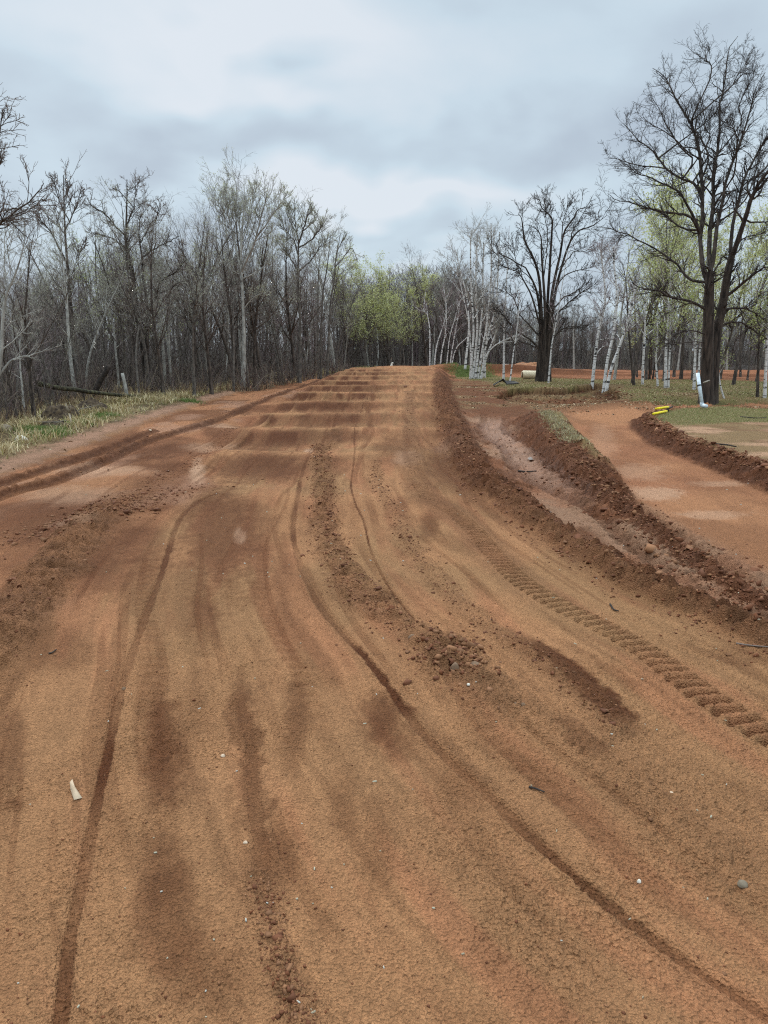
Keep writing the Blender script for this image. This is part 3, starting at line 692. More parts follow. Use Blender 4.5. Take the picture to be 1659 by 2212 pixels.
# ------------------------------------------------------------------ ground sheet
def build_ground():
    ys = np.concatenate([np.arange(2330, 1300, -2.1), np.arange(1300, 1080, -1.2), np.arange(1080, 860, -.75), np.arange(860, 792, -.42), np.arange(792, 770, -.8)])
    r = np.array([ray(CX, y) for y in ys]); d = -CAMH/r[:, 2]*r[:, 1]
    d = np.concatenate([[-60, -25, -10, -4, -1, .4, 1.2, 1.8], d[d > 1.9], np.geomspace(d[-1]*1.03, 900, 40)])
    a = np.arange(-.54, .5401, 2.1/F)
    o = .54+np.geomspace(.003, 24, 70); o = o[o > .0]
    a = np.concatenate([-o[::-1], a, o])
    A, D = np.meshgrid(a, d); X = A*np.maximum(D, 2.4); Y = D
    Z, C, w = terrain(X, Y)
    far = np.clip((np.hypot(X, Y)-250)/200, 0, 1); Z = Z*(1-far)-1.2*far
    n0, n1 = X.shape; V = np.stack([X, Y, Z], -1).reshape(-1, 3)
    i = np.arange(n0*n1).reshape(n0, n1)
    Fq = np.stack([i[:-1, :-1], i[:-1, 1:], i[1:, 1:], i[1:, :-1]], -1).reshape(-1, 4)
    me = np_mesh('ground', V, Fq, None, M['ground'], C.reshape(-1, 3), True)
    at = me.attributes.new('wet', 'FLOAT', 'POINT'); at.data.foreach_set('value', w.ravel().astype(np.float32))
    link('ground', me, kind='structure', label='red brown dirt track and forest ground')
build_ground()

# ------------------------------------------------------------------ loose soil, litter and grass (nobody could count it)
def ico():
    t = (1+5**.5)/2
    V = np.array([(-1, t, 0), (1, t, 0), (-1, -t, 0), (1, -t, 0), (0, -1, t), (0, 1, t), (0, -1, -t), (0, 1, -t), (t, 0, -1), (t, 0, 1), (-t, 0, -1), (-t, 0, 1)])/math.hypot(1, t)
    Fc = np.array([(0, 11, 5), (0, 5, 1), (0, 1, 7), (0, 7, 10), (0, 10, 11), (1, 5, 9), (5, 11, 4), (11, 10, 2), (10, 7, 6), (7, 1, 8), (3, 9, 4), (3, 4, 2), (3, 2, 6), (3, 6, 8), (3, 8, 9), (4, 9, 5), (2, 4, 11), (6, 2, 10), (8, 6, 7), (9, 8, 1)])
    return V, Fc
IV, IF = ico()
def clods(name, X, Y, S_, cols, label, sink=.3, flat=.7, fine=True):
    n = len(X); Z = terrain(X, Y, fine)[0]
    V = IV[None]*(1+.34*rng.normal(size=(n, 12, 1)))+.16*rng.normal(size=(n, 12, 3))
    sc3 = S_[:, None]*(.7+.6*rng.random((n, 3))); sc3[:, 2] *= flat
    V = V*sc3[:, None, :]; a = rng.random(n)*6.28; c, s = np.cos(a), np.sin(a)
    V = np.stack([V[..., 0]*c[:, None]-V[..., 1]*s[:, None], V[..., 0]*s[:, None]+V[..., 1]*c[:, None], V[..., 2]], -1)
    V += np.stack([X, Y, Z+S_*flat*(1-2*sink)*.5], -1)[:, None]
    Fc = (IF[None]+12*np.arange(n)[:, None, None]).reshape(-1, 3)
    cc = np.array(cols)[rng.integers(0, len(cols), n)]*(.75+.4*rng.random((n, 1)))*AK
    link(name, np_mesh(name, V.reshape(-1, 3), None, Fc, M['vcol'], np.repeat(cc, 12, 0)), kind='stuff', label=label)
def along(P, n, w, t0=0, t1=1, bias=0):
    L = np.concatenate([[0], np.cumsum(np.linalg.norm(np.diff(P, axis=0), axis=1))]); t = (t0+(t1-t0)*rng.random(n))*L[-1]
    x = np.interp(t, L, P[:, 0]); y = np.interp(t, L, P[:, 1]); d = np.gradient(P, axis=0); 
    dx = np.interp(t, L, d[:, 0]); dy = np.interp(t, L, d[:, 1]); l = np.hypot(dx, dy)
    o = rng.normal(size=n)*w+bias
    return x-dy/l*o, y+dx/l*o
pts = []; sz = []
def addc(P, n, w, s, **k):
    x, y = along(P, n, w, **k); pts.append((x, y)); sz.append(s*np.exp(rng.normal(size=n)*.55))
addc(RIDGE_R, 11000, .27, .009, t0=.0, t1=.7); addc(RIDGE_R, 160, .2, .016, t0=.05, t1=.6)
addc(RIDGE_L, 1500, .16, .008, t1=.34); addc(RIDGE_L, 60, .18, .014, t1=.45)
hq = W([(235, 1105)])[0]; n = 900; q_ = rng.normal(size=n); pts.append((hq[0]+q_*.45+rng.normal(size=n)*.28, hq[1]+q_*1.2+rng.normal(size=n)*.5)); sz.append(.014*np.exp(rng.normal(size=n)*.45))
addc(BANKR, 5000, .24, .011, t1=.75); addc(BANKR, 70, .3, .02, t1=.7)
addc(C1, 4600, .14, .0062, t0=.0, t1=.8); addc(C1, 260, .16, .009, t0=.15, t1=.85); addc(C3, 1600, .1, .006)
addc(C5, 500, .045, .0042); addc(LRUT, 900, .2, .009, t0=.1); addc(DITCH, 1200, .6, .009); addc(TREAD, 1200, .2, .006, t0=.25)
hp = W([(975, 1425)])[0]; n = 420; pts.append((hp[0]+rng.normal(size=n)*.16, hp[1]+rng.normal(size=n)*.24)); sz.append(.011*np.exp(rng.normal(size=n)*.5))
n = 2600; t = rng.random(n)*5; BK = BANK[:6]
bx, by = along(BK, n, .16, bias=0); pts.append((bx, by)); sz.append(.018*np.exp(rng.normal(size=n)*.5))
pc = PIT.mean(0); n = 700; pts.append((pc[0]+rng.normal(size=n)*2.6, pc[1]+rng.normal(size=n)*2)); sz.append(.03*np.exp(rng.normal(size=n)*.4))
n = 6000; X_ = (rng.random(n)*2-1)*3; Y_ = 2.2+10*rng.random(n)**1.5; pts.append((X_*(Y_+1)/4, Y_)); sz.append(.0028*np.exp(rng.normal(size=n)*.5))
X_ = np.concatenate([p[0] for p in pts]); Y_ = np.concatenate([p[1] for p in pts]); S_ = np.minimum(np.concatenate(sz), .13)
clods('soil_clods', X_, Y_, S_, [A_RIDGE*1.05, A_RIDGE2, A_RIDGE2*.9, A_DAMP*1.1, A_RIDGE*1.2, A_RIDGE], 'loose crumbly clods of red brown soil')
# pale chips and pebbles
n = 170; Y_ = 2.0+14*rng.random(n)**1.7; X_ = (rng.random(n)*2-1)*.52*(Y_+.8)
V = []; Z_ = terrain(X_, Y_, True)[0]
L_ = .003+.006*rng.random(n)**2; a = rng.random(n)*6.28; wv = .0014+.0012*rng.random(n); L_ *= 1+Y_*.12; wv *= 1+Y_*.14
c, s = np.cos(a), np.sin(a); box = np.array([(-1, -1, 0), (1, -1, .0), (1, 1, 0), (-1, 1, 0), (-.8, -.8, 1), (.8, -.7, 1), (.9, .8, 1), (-.9, .7, 1)])
B = box[None]*np.stack([L_, wv, wv*1.3], -1)[:, None]
V = np.stack([B[..., 0]*c[:, None]-B[..., 1]*s[:, None]+X_[:, None], B[..., 0]*s[:, None]+B[..., 1]*c[:, None]+Y_[:, None], B[..., 2]+Z_[:, None]+.002], -1)
BF = np.array([(4, 5, 6, 7), (0, 1, 5, 4), (1, 2, 6, 5), (2, 3, 7, 6), (3, 0, 4, 7)])
cc = np.repeat(np.array([lin(214, 204, 176), lin(196, 180, 150), lin(222, 216, 200)])[rng.integers(0, 3, n)], 8, 0)*.55
link('wood_chips', np_mesh('wood_chips', V.reshape(-1, 3), (BF[None]+8*np.arange(n)[:, None, None]).reshape(-1, 4), None, M['vcol'], cc), kind='stuff', label='pale straw and wood chips scattered over the dirt')

def blades(name, X, Y, hgt, wid, cols, label, droop=.6, seed=0, zoff=-.01):
    g = np.random.default_rng(seed); n = len(X); Z = terrain(X, Y, True)[0]+zoff
    h = hgt*(.5+g.random(n)); a = g.random(n)*6.28; dx, dy = np.cos(a), np.sin(a); w = wid*(.7+.6*g.random(n)); dr = droop*(.3+g.random(n))
    px, py = -dy, dx
    def lv(t, ww):
        out = h*dr*t**1.7; z = h*t*(1-.45*dr*t)
        cx = X+dx*out; cy = Y+dy*out; cz = Z+z
        return np.stack([cx-px*w*ww, cy-py*w*ww, cz], -1), np.stack([cx+px*w*ww, cy+py*w*ww, cz], -1)
    a0, a1 = lv(0, 1); b0, b1 = lv(.5, .8); c0, c1 = lv(1, .15)
    V = np.stack([a0, a1, b0, b1, c0, c1], 1).reshape(-1, 3); o = 6*np.arange(n)[:, None]
    Fq = np.concatenate([o+[0, 1, 3, 2], o+[2, 3, 5, 4]])
    cc = np.array(cols)[g.integers(0, len(cols), n)]*(.65+.6*g.random((n, 1)))
    link(name, np_mesh(name, V, Fq, None, M['blade'], np.repeat(cc, 6, 0)), kind='stuff', label=label)
def scatter(x0, x1, y0, y1, n, f):
    X = x0+(x1-x0)*rng.random(n); Y = y0+(y1-y0)*rng.random(n); k = f(X, Y) > rng.random(n); return X[k], Y[k]
STRAW = [lin(190, 170, 128), lin(166, 146, 104), lin(206, 190, 152), lin(140, 118, 82), lin(150, 142, 92)]
GRN = [lin(104, 122, 64), lin(118, 134, 76), lin(92, 108, 56), lin(134, 132, 88)]
OLV = [lin(150, 142, 92), lin(134, 132, 80), lin(166, 150, 108), lin(178, 160, 122), lin(126, 128, 76), lin(156, 134, 100)]
def vd(X, Y): return spoly(VERGE, X, Y, 6)
f_dry = lambda X, Y: S(.5, -.6, vd(X, Y))*S(.36, .46, fbm(X*.8, Y*.7, 3, 181)+.08)*S(.5, 1.3, xf(Y)-X)
X_, Y_ = scatter(-26, -3, 14, 80, 240000, f_dry); blades('dry_grass', X_, Y_, (.12+.004*Y_*.5)*(.7+1.4*S(.45, .65, fbm(X_*1.1, Y_*.9, 2, 77))), .008+.0002*Y_, STRAW, 'dry straw coloured grass along the wood edge', .9, 1)
f_g = lambda X, Y: 0.1*S(.3, -.6, vd(X, Y))*S(.4, .32, fbm(X*.8, Y*.7, 3, 181))*S(.5, 1.0, xf(Y)-X)*.9
X_, Y_ = scatter(-22, -4, 15, 60, 110000, f_g); blades('green_grass', X_, Y_, .13, .007, GRN, 'fresh green grass tufts beside the left lane', .6, 2)
# strong tufts where the photo shows them
tx = []; ty = []
for px, py, r_ in ((95, 942, .28), (115, 938, .25), (195, 908, .3), (222, 900, .3), (160, 918, .25), (60, 930, .22), (410, 868, .3), (108, 930, .2)):
    p = hit(px, py); n = 650; tx.append(p[0]+rng.normal(size=n)*r_); ty.append(p[1]+rng.normal(size=n)*r_)
blades('grass_clumps', np.concatenate(tx), np.concatenate(ty), .15, .006, GRN[:3], 'bright green grass clumps on the left verge', .5, 3)
f_b = lambda X, Y: S(-.05, -.3, spoly(BANK, X, Y, 3))*S(.35, .6, fbm(X*.6, Y*.5, 3, 151)+.35*S(23, 27, Y)-.5*S(25, 19, Y)-.03*(X-12))
X_, Y_ = scatter(8, 24, 14, 32, 260000, f_b); blades('bank_grass', X_, Y_, .045, .005, GRN[:1]+OLV, 'short green grass on the bank around the oak', .8, 4)
f_r = lambda X, Y: (spoly(PIT, X, Y, 4) > .25)*S(.3, -.4, spoly(GRASSR, X, Y, 6)+(fbm(X*.5, Y*.5, 3, 9)-.5)*3)*S(.3, .55, fbm(X*.5, Y*.3, 3, 161)+.1)
X_, Y_ = scatter(4, 40, 32, 68, 130000, f_r); blades('meadow_grass', X_, Y_, .075, .014, OLV, 'low olive grass between the birches', .8, 5)
p = hit(1015, 806); n = 9000; blades('corner_grass', p[0]+rng.normal(size=n)*1.0, p[1]+rng.normal(size=n)*1.5, .16, .012, GRN, 'vivid green grass left of the birch clump', .5, 6)
X_, Y_ = along(BANKR, 8000, .16, t0=.58, t1=1, bias=-.15); blades('bank_straw', X_, Y_, .09, .005, [c*.85 for c in STRAW]+[lin(140, 140, 116)], 'bleached grass along the top of the ditch bank', .8, 7)
p = at_depth(735, 800, 79); n = 9000; blades('mound_grass', p[0]+rng.normal(size=n)*1.0, p[1]+rng.normal(size=n)*1.2, .3, .02, OLV[:3], 'grass over the low mound beside the jump end', .7, 8)

# leaf litter / debris flakes
def flakes(name, X, Y, s, cols, label):
    n = len(X); Z = terrain(X, Y, True)[0]+.012; a = unit(rng.normal(size=(n, 3))*[1, 1, .35]); b = unit(np.cross(a, rng.normal(size=(n, 3))*[.4, .4, 1])); c = np.stack([X, Y, Z], -1)
    s = (s*(.5+rng.random(n)))[:, None]; V = np.stack([c-a*s, c+b*s*.6+[0, 0, .006], c+a*s, c-b*s*.6], 1).reshape(-1, 3)
    cc = np.array(cols)[rng.integers(0, len(cols), n)]*(.7+.5*rng.random((n, 1)))
    link(name, np_mesh(name, V, np.arange(4*n).reshape(-1, 4), None, M['vcol'], np.repeat(cc, 4, 0)), kind='stuff', label=label)
f_l = lambda X, Y: S(.3, 1.0, xf(Y)-X+(fbm(X, Y, 2, 3)-.5)*1.5)*.55
Xa, Ya = scatter(-30, -3, 14, 60, 26000, f_l); Xb, Yb = scatter(3, 22, 30, 52, 26000, lambda X, Y: .6*S(.5, .6, fbm(X*.8, Y*.5, 3, 115))*S(.5, 1.5, X-xr(Y)))
flakes('leaf_litter', np.concatenate([Xa, Xb]), np.concatenate([Ya, Yb]), .04, [lin(150, 122, 88), lin(120, 92, 64), lin(176, 156, 124), lin(92, 72, 54)], 'fallen leaves on the verge and around the pit')

# ------------------------------------------------------------------ small things
def thing(name, label, cat, loc, group=None, rot=(0, 0, 0)):
    e = bpy.data.objects.new(name, None); col.objects.link(e); e.location = loc; e.rotation_euler = rot; e.empty_display_size = .1
    e['label'] = label; e['category'] = cat
    if group: e['group'] = group
    return e
def tubem(name, paths, mat, parent, sides=12, caps=True):
    V = []; Fq = []; Ft = []; o = 0
    for P, r in paths:
        P = np.asarray(P, float); r = np.asarray(r, float) if np.ndim(r) else np.full(len(P), r)
        v, f = tubes(P[None], r[None], sides); 
        if caps:
            k = len(v); v = np.concatenate([v, P[[0]], P[[-1]]]); s = np.arange(sides)
            Ft.append(np.stack([np.full(sides, k), (s+1) % sides, s], -1)+o); q = k-sides
            Ft.append(np.stack([np.full(sides, k+1), q+s, q+(s+1) % sides], -1)+o)
        V.append(v); Fq.append(f+o); o += len(v)
    return link(name, np_mesh(name, np.concatenate(V), np.concatenate(Fq), np.concatenate(Ft) if Ft else None, mat, None, True), parent)
def rock(px, py, wpx, hpx, name, label, mat, seed, cat='stone', group=None, deep=.3):
    p = hit(px, py); k = p[1]/F*1.0; w = wpx*k/2; h = hpx*k*.62
    import bmesh
    bm = bmesh.new(); bmesh.ops.create_icosphere(bm, subdivisions=3, radius=1)
    rr = random.Random(seed); o = [rr.random()*50 for _ in range(3)]
    for v in bm.verts:
        n = float(noise(np.array([v.co.x*1.3+o[0]+v.co.z]), np.array([v.co.y*1.3+o[1]-v.co.z]), seed)[0])
        n2 = float(noise(np.array([v.co.x*3.3+o[2]+v.co.z*2]), np.array([v.co.y*3.3+o[1]-v.co.z*3]), seed)[0])
        v.co *= .75+.4*n+.1*n2
        v.co = Vector((v.co.x*w, v.co.y*w*.85, v.co.z*h))
        if v.co.z < -h*deep: v.co.z = -h*deep
    for f in bm.faces: f.smooth = True
    me = bpy.data.meshes.new(name); bm.to_mesh(me); bm.free(); me.materials.append(mat)
    ob = link(name, me, None, label=label, category=cat); ob.location = (p[0], p[1], p[2]+h*deep*.7)
    if group: ob['group'] = group
    return ob
rock(46, 953, 25, 17, 'boulder', 'white rounded boulder on the left verge beside bright grass', M['stone_white'], 3)
rock(12, 932, 30, 20, 'boulder', 'grey flat boulder at the left edge under the brush', M['stone_grey'], 4)
rock(324, 941*1.0-10, 7, 5, 'stone', 'small cream stone at the lane edge past the stake', M['stone_pale'], 5)
rock(982, 1447, 20, 26, 'stone', 'tall rounded brown stone standing in the clod heap', M['stone_brown'], 6)
rock(891, 1380, 20, 14, 'stone', 'flat dark brown stone just left of the clod heap', M['stone_brown'], 7)
rock(1114, 1524, 13, 10, 'stone', 'left one of two small dark clods below the heap', M['stone_brown'], 8)
rock(1131, 1524, 13, 10, 'stone', 'right one of two small dark clods below the heap', M['stone_brown'], 9)
rock(1028, 1437, 22, 12, 'stone', 'dark clod at the right side of the clod heap', M['stone_brown'], 10)
rock(1603, 1913, 26, 18, 'stone', 'grey brown stone near the lower right corner', M['stone_grey'], 11)
rock(1451, 1714, 12, 7, 'stone', 'small cream pebble right of the dark stick', M['stone_pale'], 12)
rock(1012, 1480, 8, 7, 'stone', 'white pebble just below the clod heap', M['stone_white'], 13)
rock(967, 1401, 9, 7, 'stone', 'white pebble on top of the clod heap', M['stone_white'], 14)
rock(482, 1634, 11, 8, 'stone', 'pale pebble beside the dark centre stain', M['stone_pale'], 15)
rock(1380, 1886*1.0+20, 10, 11, 'stone', 'black and white pebble on the lower right dirt', M['stone_white'], 16)
rock(268, 1470+20, 11, 9, 'stone', 'round pale pebble lying in the left wheel rut', M['stone_brown'], 17)
rock(530, 1820+1, 12, 7, 'stone', 'flat tan pebble in the lower left dark patch', M['stone_pale'], 18)
rock(1278, 1064*1.0-2, 16, 11, 'stone', 'blocky red brown clod on the ditch bank crest', M['dirt'], 19)
rock(25, 1322, 22, 14, 'stone', 'brown stone on the left ridge near the picture edge', M['stone_brown'], 20)
rock(1485, 1194, 14, 8, 'stone', 'pale stone in the muddy channel at right', M['stone_pale'], 21)
rock(1448, 1154, 9, 6, 'stone', 'pale pebble on the bank slope beside the second lane', M['stone_pale'], 22)
# paper scrap
def scrap():
    p = hit(163, 1713); e = thing('paper_scrap', 'cream curved scrap of paper lying on the dirt at lower left', 'litter', p)
    out = [(151, 1697), (157, 1693), (162, 1707), (178, 1727), (160, 1731), (153, 1712)]
    Q = W(out, p[2])-p[:2]; n = len(Q); top = [(x, y, .02+.012*math.sin(i*1.3)) for i, (x, y) in enumerate(Q)]
    V = np.array(top+[(x, y, z-.002) for x, y, z in top]); Ft = [(0, i, i+1) for i in range(1, n-1)]+[(n, n+i+1, n+i) for i in range(1, n-1)]
    Fq = [(i, i+n, (i+1) % n+n, (i+1) % n) for i in range(n)]
    link('sheet', np_mesh('sheet', V, np.array(Fq), np.array(Ft), M['paper']), e)
scrap()
def stick(pts, r, name, label, mat, cat='stick', z=.01, group=None):
    P = []
    for x, y in pts:
        q = hit(x, y); P.append(q+[0, 0, z])
    P = np.array(P); c = P.mean(0); e = thing(name, label, cat, c, group)
    t = np.linspace(1, .6, len(P)); tubem('stem', [(smoothp(P-c, 3), np.interp(np.linspace(0, 1, len(smoothp(P, 3))), [0, 1], [r, r*.6]))], mat, e, 7); return e
stick([(1142, 1703), (1158, 1707), (1176, 1714)], .007, 'twig', 'short dark brown stick on the right foreground dirt', M['log_dark'])
stick([(105, 1414), (113, 1412), (122, 1405)], .008, 'twig', 'small crooked twig on the left side of the track', M['log_dark'])
stick([(1318, 1307), (1325, 1318), (1336, 1322)], .01, 'twig', 'thin dark twig between tread marks and right ridge', M['log_dark'])
stick([(1590, 1392), (1625, 1397), (1665, 1400)], .008, 'twig', 'long brown twig at the foot of the right ridge', M['twig_brown'])
stick([(1540, 960), (1570, 962), (1590, 966)], .03, 'branch', 'fallen dark branch on the bare part of the bank', M['log_dark'], 'branch')
stick([(1600, 901), (1630, 904), (1655, 903)], .03, 'branch', 'fallen twiggy branch on the bank right of the oak', M['log_dark'], 'branch')
stick([(1270, 852), (1290, 846), (1315, 842)], .04, 'branch', 'bleached branch lying in the grass under the birches', M['wood_grey'], 'branch')
stick([(1120, 1018), (1140, 1020), (1158, 1018)], .02, 'branch', 'dark stick lying across the ditch mud', M['log_dark'], 'branch')
def along3(pts, d, r, name, label, mat, cat, r1=None, part_name='trunk'):
    P = np.array([at_depth(x, y, dd) for (x, y), dd in zip(pts, d if np.ndim(d) else [d]*len(pts))]); c = P[0].copy(); e = thing(name, label, cat, c)
    Q = smoothp(P-c, 4); n = len(Q); Q = Q+rng.normal(size=Q.shape)*r*.12
    tubem(part_name, [(Q, np.linspace(r, r1 or r*.7, n))], mat, e, 10); return e, P-c
db_ = hit(180, 870)[1]
e, P = along3([(80, 828), (130, 838), (180, 845), (230, 851), (300, 857), (345, 862)], [29, 30, 31.5, 33, 35, 37], .1, 'fallen_log', 'mossy fallen log lying across the verge at the wood edge', M['log_moss'], 'log', .06)
for k_, o_, r_ in ((2, [.1, -.2, -.45], .03), (1, [-.2, -.2, .5], .025), (3, [.2, -.1, .35], .02)): tubem('branch_stub', [(np.array([P[k_], P[k_]+o_]), r_)], M['log_dark'], e, 6)
along3([(190, 868), (205, 845), (228, 803), (236, 790)], 34, .14, 'leaning_log', 'dark dead log leaning up to the right inside the wood', M['log_dark'], 'log', .11)
e, P = along3([(276, 862), (272, 840), (264, 806)], 35.5, .085, 'birch_stump', 'tall broken birch snag with bright top at the wood edge', M['bark_pale'], 'stump', .07)
along3([(203, 738), (206, 742), (202, 747), (206, 753)], 34, .015, 'bark_strip', 'small bent white bark strip hanging among the dark twigs', M['stone_white'], 'bark', .012, 'strip')
b = hit(156, 926); e = thing('survey_stake', 'thin stake with a faded ribbon standing on the left verge', 'stake', b)
tp = at_depth(150, 892, b[1])-b; tubem('stake', [(np.array([[0, 0, -.1], tp]), .018)], M['wood_pale'], e, 4)
tubem('ribbon', [(np.array([tp, tp+[-.06, 0, .12], tp+[-.1, .03, .3]]), [.03, .045, .01]), (np.array([tp, tp+[.05, 0, .12], tp+[.08, -.03, .22]]), [.025, .03, .01])], M['stone_grey'], e, 5)
# turned sod heaps
def heap(px, py, w, h, dy, name, label, mat, seed, cat='dirt pile', depth=None, bits=12):
    p = hit(px, py) if depth is None else at_depth(px, py, depth)
    if depth is not None: p[2] = gz(p[0], p[1])
    e = thing(name, label, cat, p); g = np.random.default_rng(seed); n = 34; a = np.linspace(-1, 1, n); A, B = np.meshgrid(a, a); rr = np.hypot(A, B)
    Z = h*np.cos(np.clip(rr, 0, 1)*np.pi/2)**1.2*(.55+.9*fbm(A*2.2+seed, B*2.2, 4, seed))+h*.18*lumps(A*7, B*7, seed)*(rr < .95)-.06
    V = np.stack([A*w, B*dy, Z], -1).reshape(-1, 3); i = np.arange(n*n).reshape(n, n)
    Fq = np.stack([i[:-1, :-1], i[:-1, 1:], i[1:, 1:], i[1:, :-1]], -1).reshape(-1, 4)
    link('mound', np_mesh('mound', V, Fq, None, mat, None, False), e)
    for k in range(bits if bits < 4 else 3):
        q = g.normal(size=2)*.4; tubem('root', [(np.array([[q[0]*w, q[1]*dy, h*.3], [q[0]*w+g.normal()*.3*w, q[1]*dy, h*.6+.1*g.random()], [q[0]*w+g.normal()*.6*w, q[1]*dy-.1, h*.7+.3*h*g.random()]]), [.02, .015, .006])], M['wood_grey'], e, 5)
    return e
heap(135, 905, .95, .5, .6, 'sod_heap', 'dark overturned sod heap behind the stake', M['sod'], 31)
heap(195, 888, 1.1, .42, .6, 'sod_heap', 'flat dark sod slab farther back on the verge', M['sod'], 32)
heap(118, 924, .7, .25, .5, 'sod_heap', 'low dark sod lump in the green grass left of the stake', M['sod'], 33)
heap(1140, 793, 2.6, .8, 2, 'dirt_pile', 'long pale dirt pile on the field behind the forked oak', M['dirt'], 34, depth=84)
heap(1083, 790, .9, 1.0, .8, 'brush_pile', 'dark brush pile at the wood edge behind the birch clump', M['log_dark'], 35, 'brush pile', depth=90)
heap(1425, 805, 2.2, 1.1, 1.5, 'brush_pile', 'dark brush and stump row at the far wood edge between birches', M['log_dark'], 36, 'brush pile', depth=108)
heap(1600, 805, 2.0, 1.0, 1.5, 'brush_pile', 'dark brush row at the far wood edge right of the oak', M['log_dark'], 37, 'brush pile', depth=108)
heap(1392, 808, 1.4, .5, 1.5, 'dirt_pile', 'dark earth heap on the field under the row of birches', M['sod'], 38, depth=95)
heap(735, 803, 1.3, .7, 1.2, 'grass_mound', 'low grassy mound at the left end of the jumps', M['sod'], 39, 'mound', depth=79, bits=1)
# junk at the wood edge
bj = hit(640, 812)[1]-1
e = thing('scrap_timber', 'pile of scrap boards with one bright white plank at the wood edge', 'timber pile', at_depth(640, 812, bj))
o = np.array(e.location)
def tb(a, b, r, mat, nm, dd=0, sides=4): tubem(nm, [(np.array([at_depth(*a, bj+dd)-o, at_depth(*b, bj+dd+.4)-o]), r)], mat, e, sides)
tb((616, 805), (637, 790), .07, M['wood_grey'], 'beam'); tb((637, 792), (645, 803), .14, M['stone_white'], 'white_plank'); tb((616, 805), (632, 813), .05, M['wood_grey'], 'beam')
tb((625, 804), (652, 815), .16, M['wood_grey'], 'board', -.5); tb((642, 801), (675, 809), .12, M['log_dark'], 'log', .3, 8); tb((640, 806), (668, 808), .1, M['wood_grey'], 'log', .2, 8); tb((650, 804), (654, 809), .14, M['log_dark'], 'log', -.2, 8)
e, P = along3([(840, 800), (845, 790), (848, 783)], 84, .13, 'marker_stake', 'short white leaning stake behind the crest of the jumps', M['stone_white'], 'stake', .1, 'stake')
e['label'] = 'short white leaning stake behind the crest of the jumps'
# big oak's pipe
bo = hit(1523, 881); dO = bo[1]
def onpipe(x, y, dd=0): return at_depth(x, y, dO-.55+dd)
base = onpipe(1516, 876); base[2] = max(base[2], gz(base[0], base[1])+.06)
top = onpipe(1507, 806, .35); end = onpipe(1527, 871, -.25); end[2] = gz(end[0], end[1])+.12
e = thing('drain_pipe', 'white plastic pipe with an elbow leaning on the big oak trunk', 'pipe', base); rp = .068
tubem('pipe', [(np.array([[0, 0, .05], top-base]), rp)], M['pvc'], e, 16)
el = np.array([[0, 0, .1], [.0, 0, .02], [.05, -.01, -.02], (end-base)*.45, (end-base)*.5]); tubem('elbow', [(smoothp(el, 4), rp*1.12)], M['pvc'], e, 16)
tubem('outlet', [(np.array([(end-base)*.45, end-base]), rp)], M['pvc'], e, 16)
m_ = (top-base); tubem('coupling', [(np.array([m_*.6, m_*.64]), rp*1.22)], M['pvc_dark'], e, 16)
e = thing('board', 'thin grey batten fixed across the big oak trunk', 'board', at_depth(1519, 827, dO-.72)); o = np.array(e.location)
tubem('batten', [(np.array([[0, 0, 0], at_depth(1533, 822, dO-.72)-o]), .03)], M['wood_grey'], e, 4)
# yellow folding stand
b = hit(1425, 893); e = thing('folding_stand', 'yellow folding stand lying flat on the grass bank', 'stand', b)
def gp(x, y, h=.05): q = hit(x, y); return q-b+[0, 0, h]
for A_, B_, h in (((1416, 888), (1441, 886), .1), ((1411, 898), (1440, 892), .06), ((1420, 892), (1443, 889), .16)):
    tubem('bar', [(np.array([gp(*A_, h), gp(*B_, h)]), .042)], M['yellow'], e, 6)
tubem('hinge', [(np.array([gp(1441, 886, .1), gp(1442, 891, .08)]), .045)], M['black'], e, 8)
tubem('handle', [(np.array([gp(1442, 889, .1), gp(1452, 886, .12)]), .03)], M['black'], e, 8)
# culvert pipe
dc = 62
e = thing('culvert_pipe', 'cream plastic culvert pipe lying behind the forked oak', 'pipe', at_depth(1128, 812, dc)); o = np.array(e.location)
o[2] = gz(o[0], o[1])+.02; e.location = o; rc = .33
P = np.array([[0, 0, rc], [.12, .02, rc], [1.9, .5, rc-.05]]); tubem('pipe', [(P, [rc*.86, rc, rc])], M['cream'], e, 24)
tubem('rim', [(np.array([[-.03, 0, rc], [.0, 0, rc]]), rc*.7)], M['stone_brown'], e, 20)
b = hit(1090, 832); e = thing('dark_shape', 'dark folded shape lying at the turf edge below the birches', 'sheet', b)  # thin dark folded form set along the turf edge
V = np.array([(-.75, -.3, .02), (-.15, -.35, .45), (.1, -.3, .1), (.9, -.3, .16), (.7, .35, .25), (-.1, .3, .3), (-.7, .25, .05)]); V2 = V-[0, 0, .05]; n = 7
link('sheet', np_mesh('sheet', np.concatenate([V, V2]), np.array([(i, (i+1) % n, (i+1) % n+n, i+n) for i in range(n)]), np.array([(0, 1, 6), (1, 5, 6), (1, 2, 5), (2, 3, 4), (2, 4, 5), (7, 13, 8), (8, 13, 12), (8, 12, 9), (9, 11, 10), (9, 12, 11)]), M['black']), e)
along3([(1089, 789), (1110, 789.5), (1122, 790)], 80, .13, 'white_log', 'thin white birch log lying on the far field', M['stone_white'], 'log', .1)
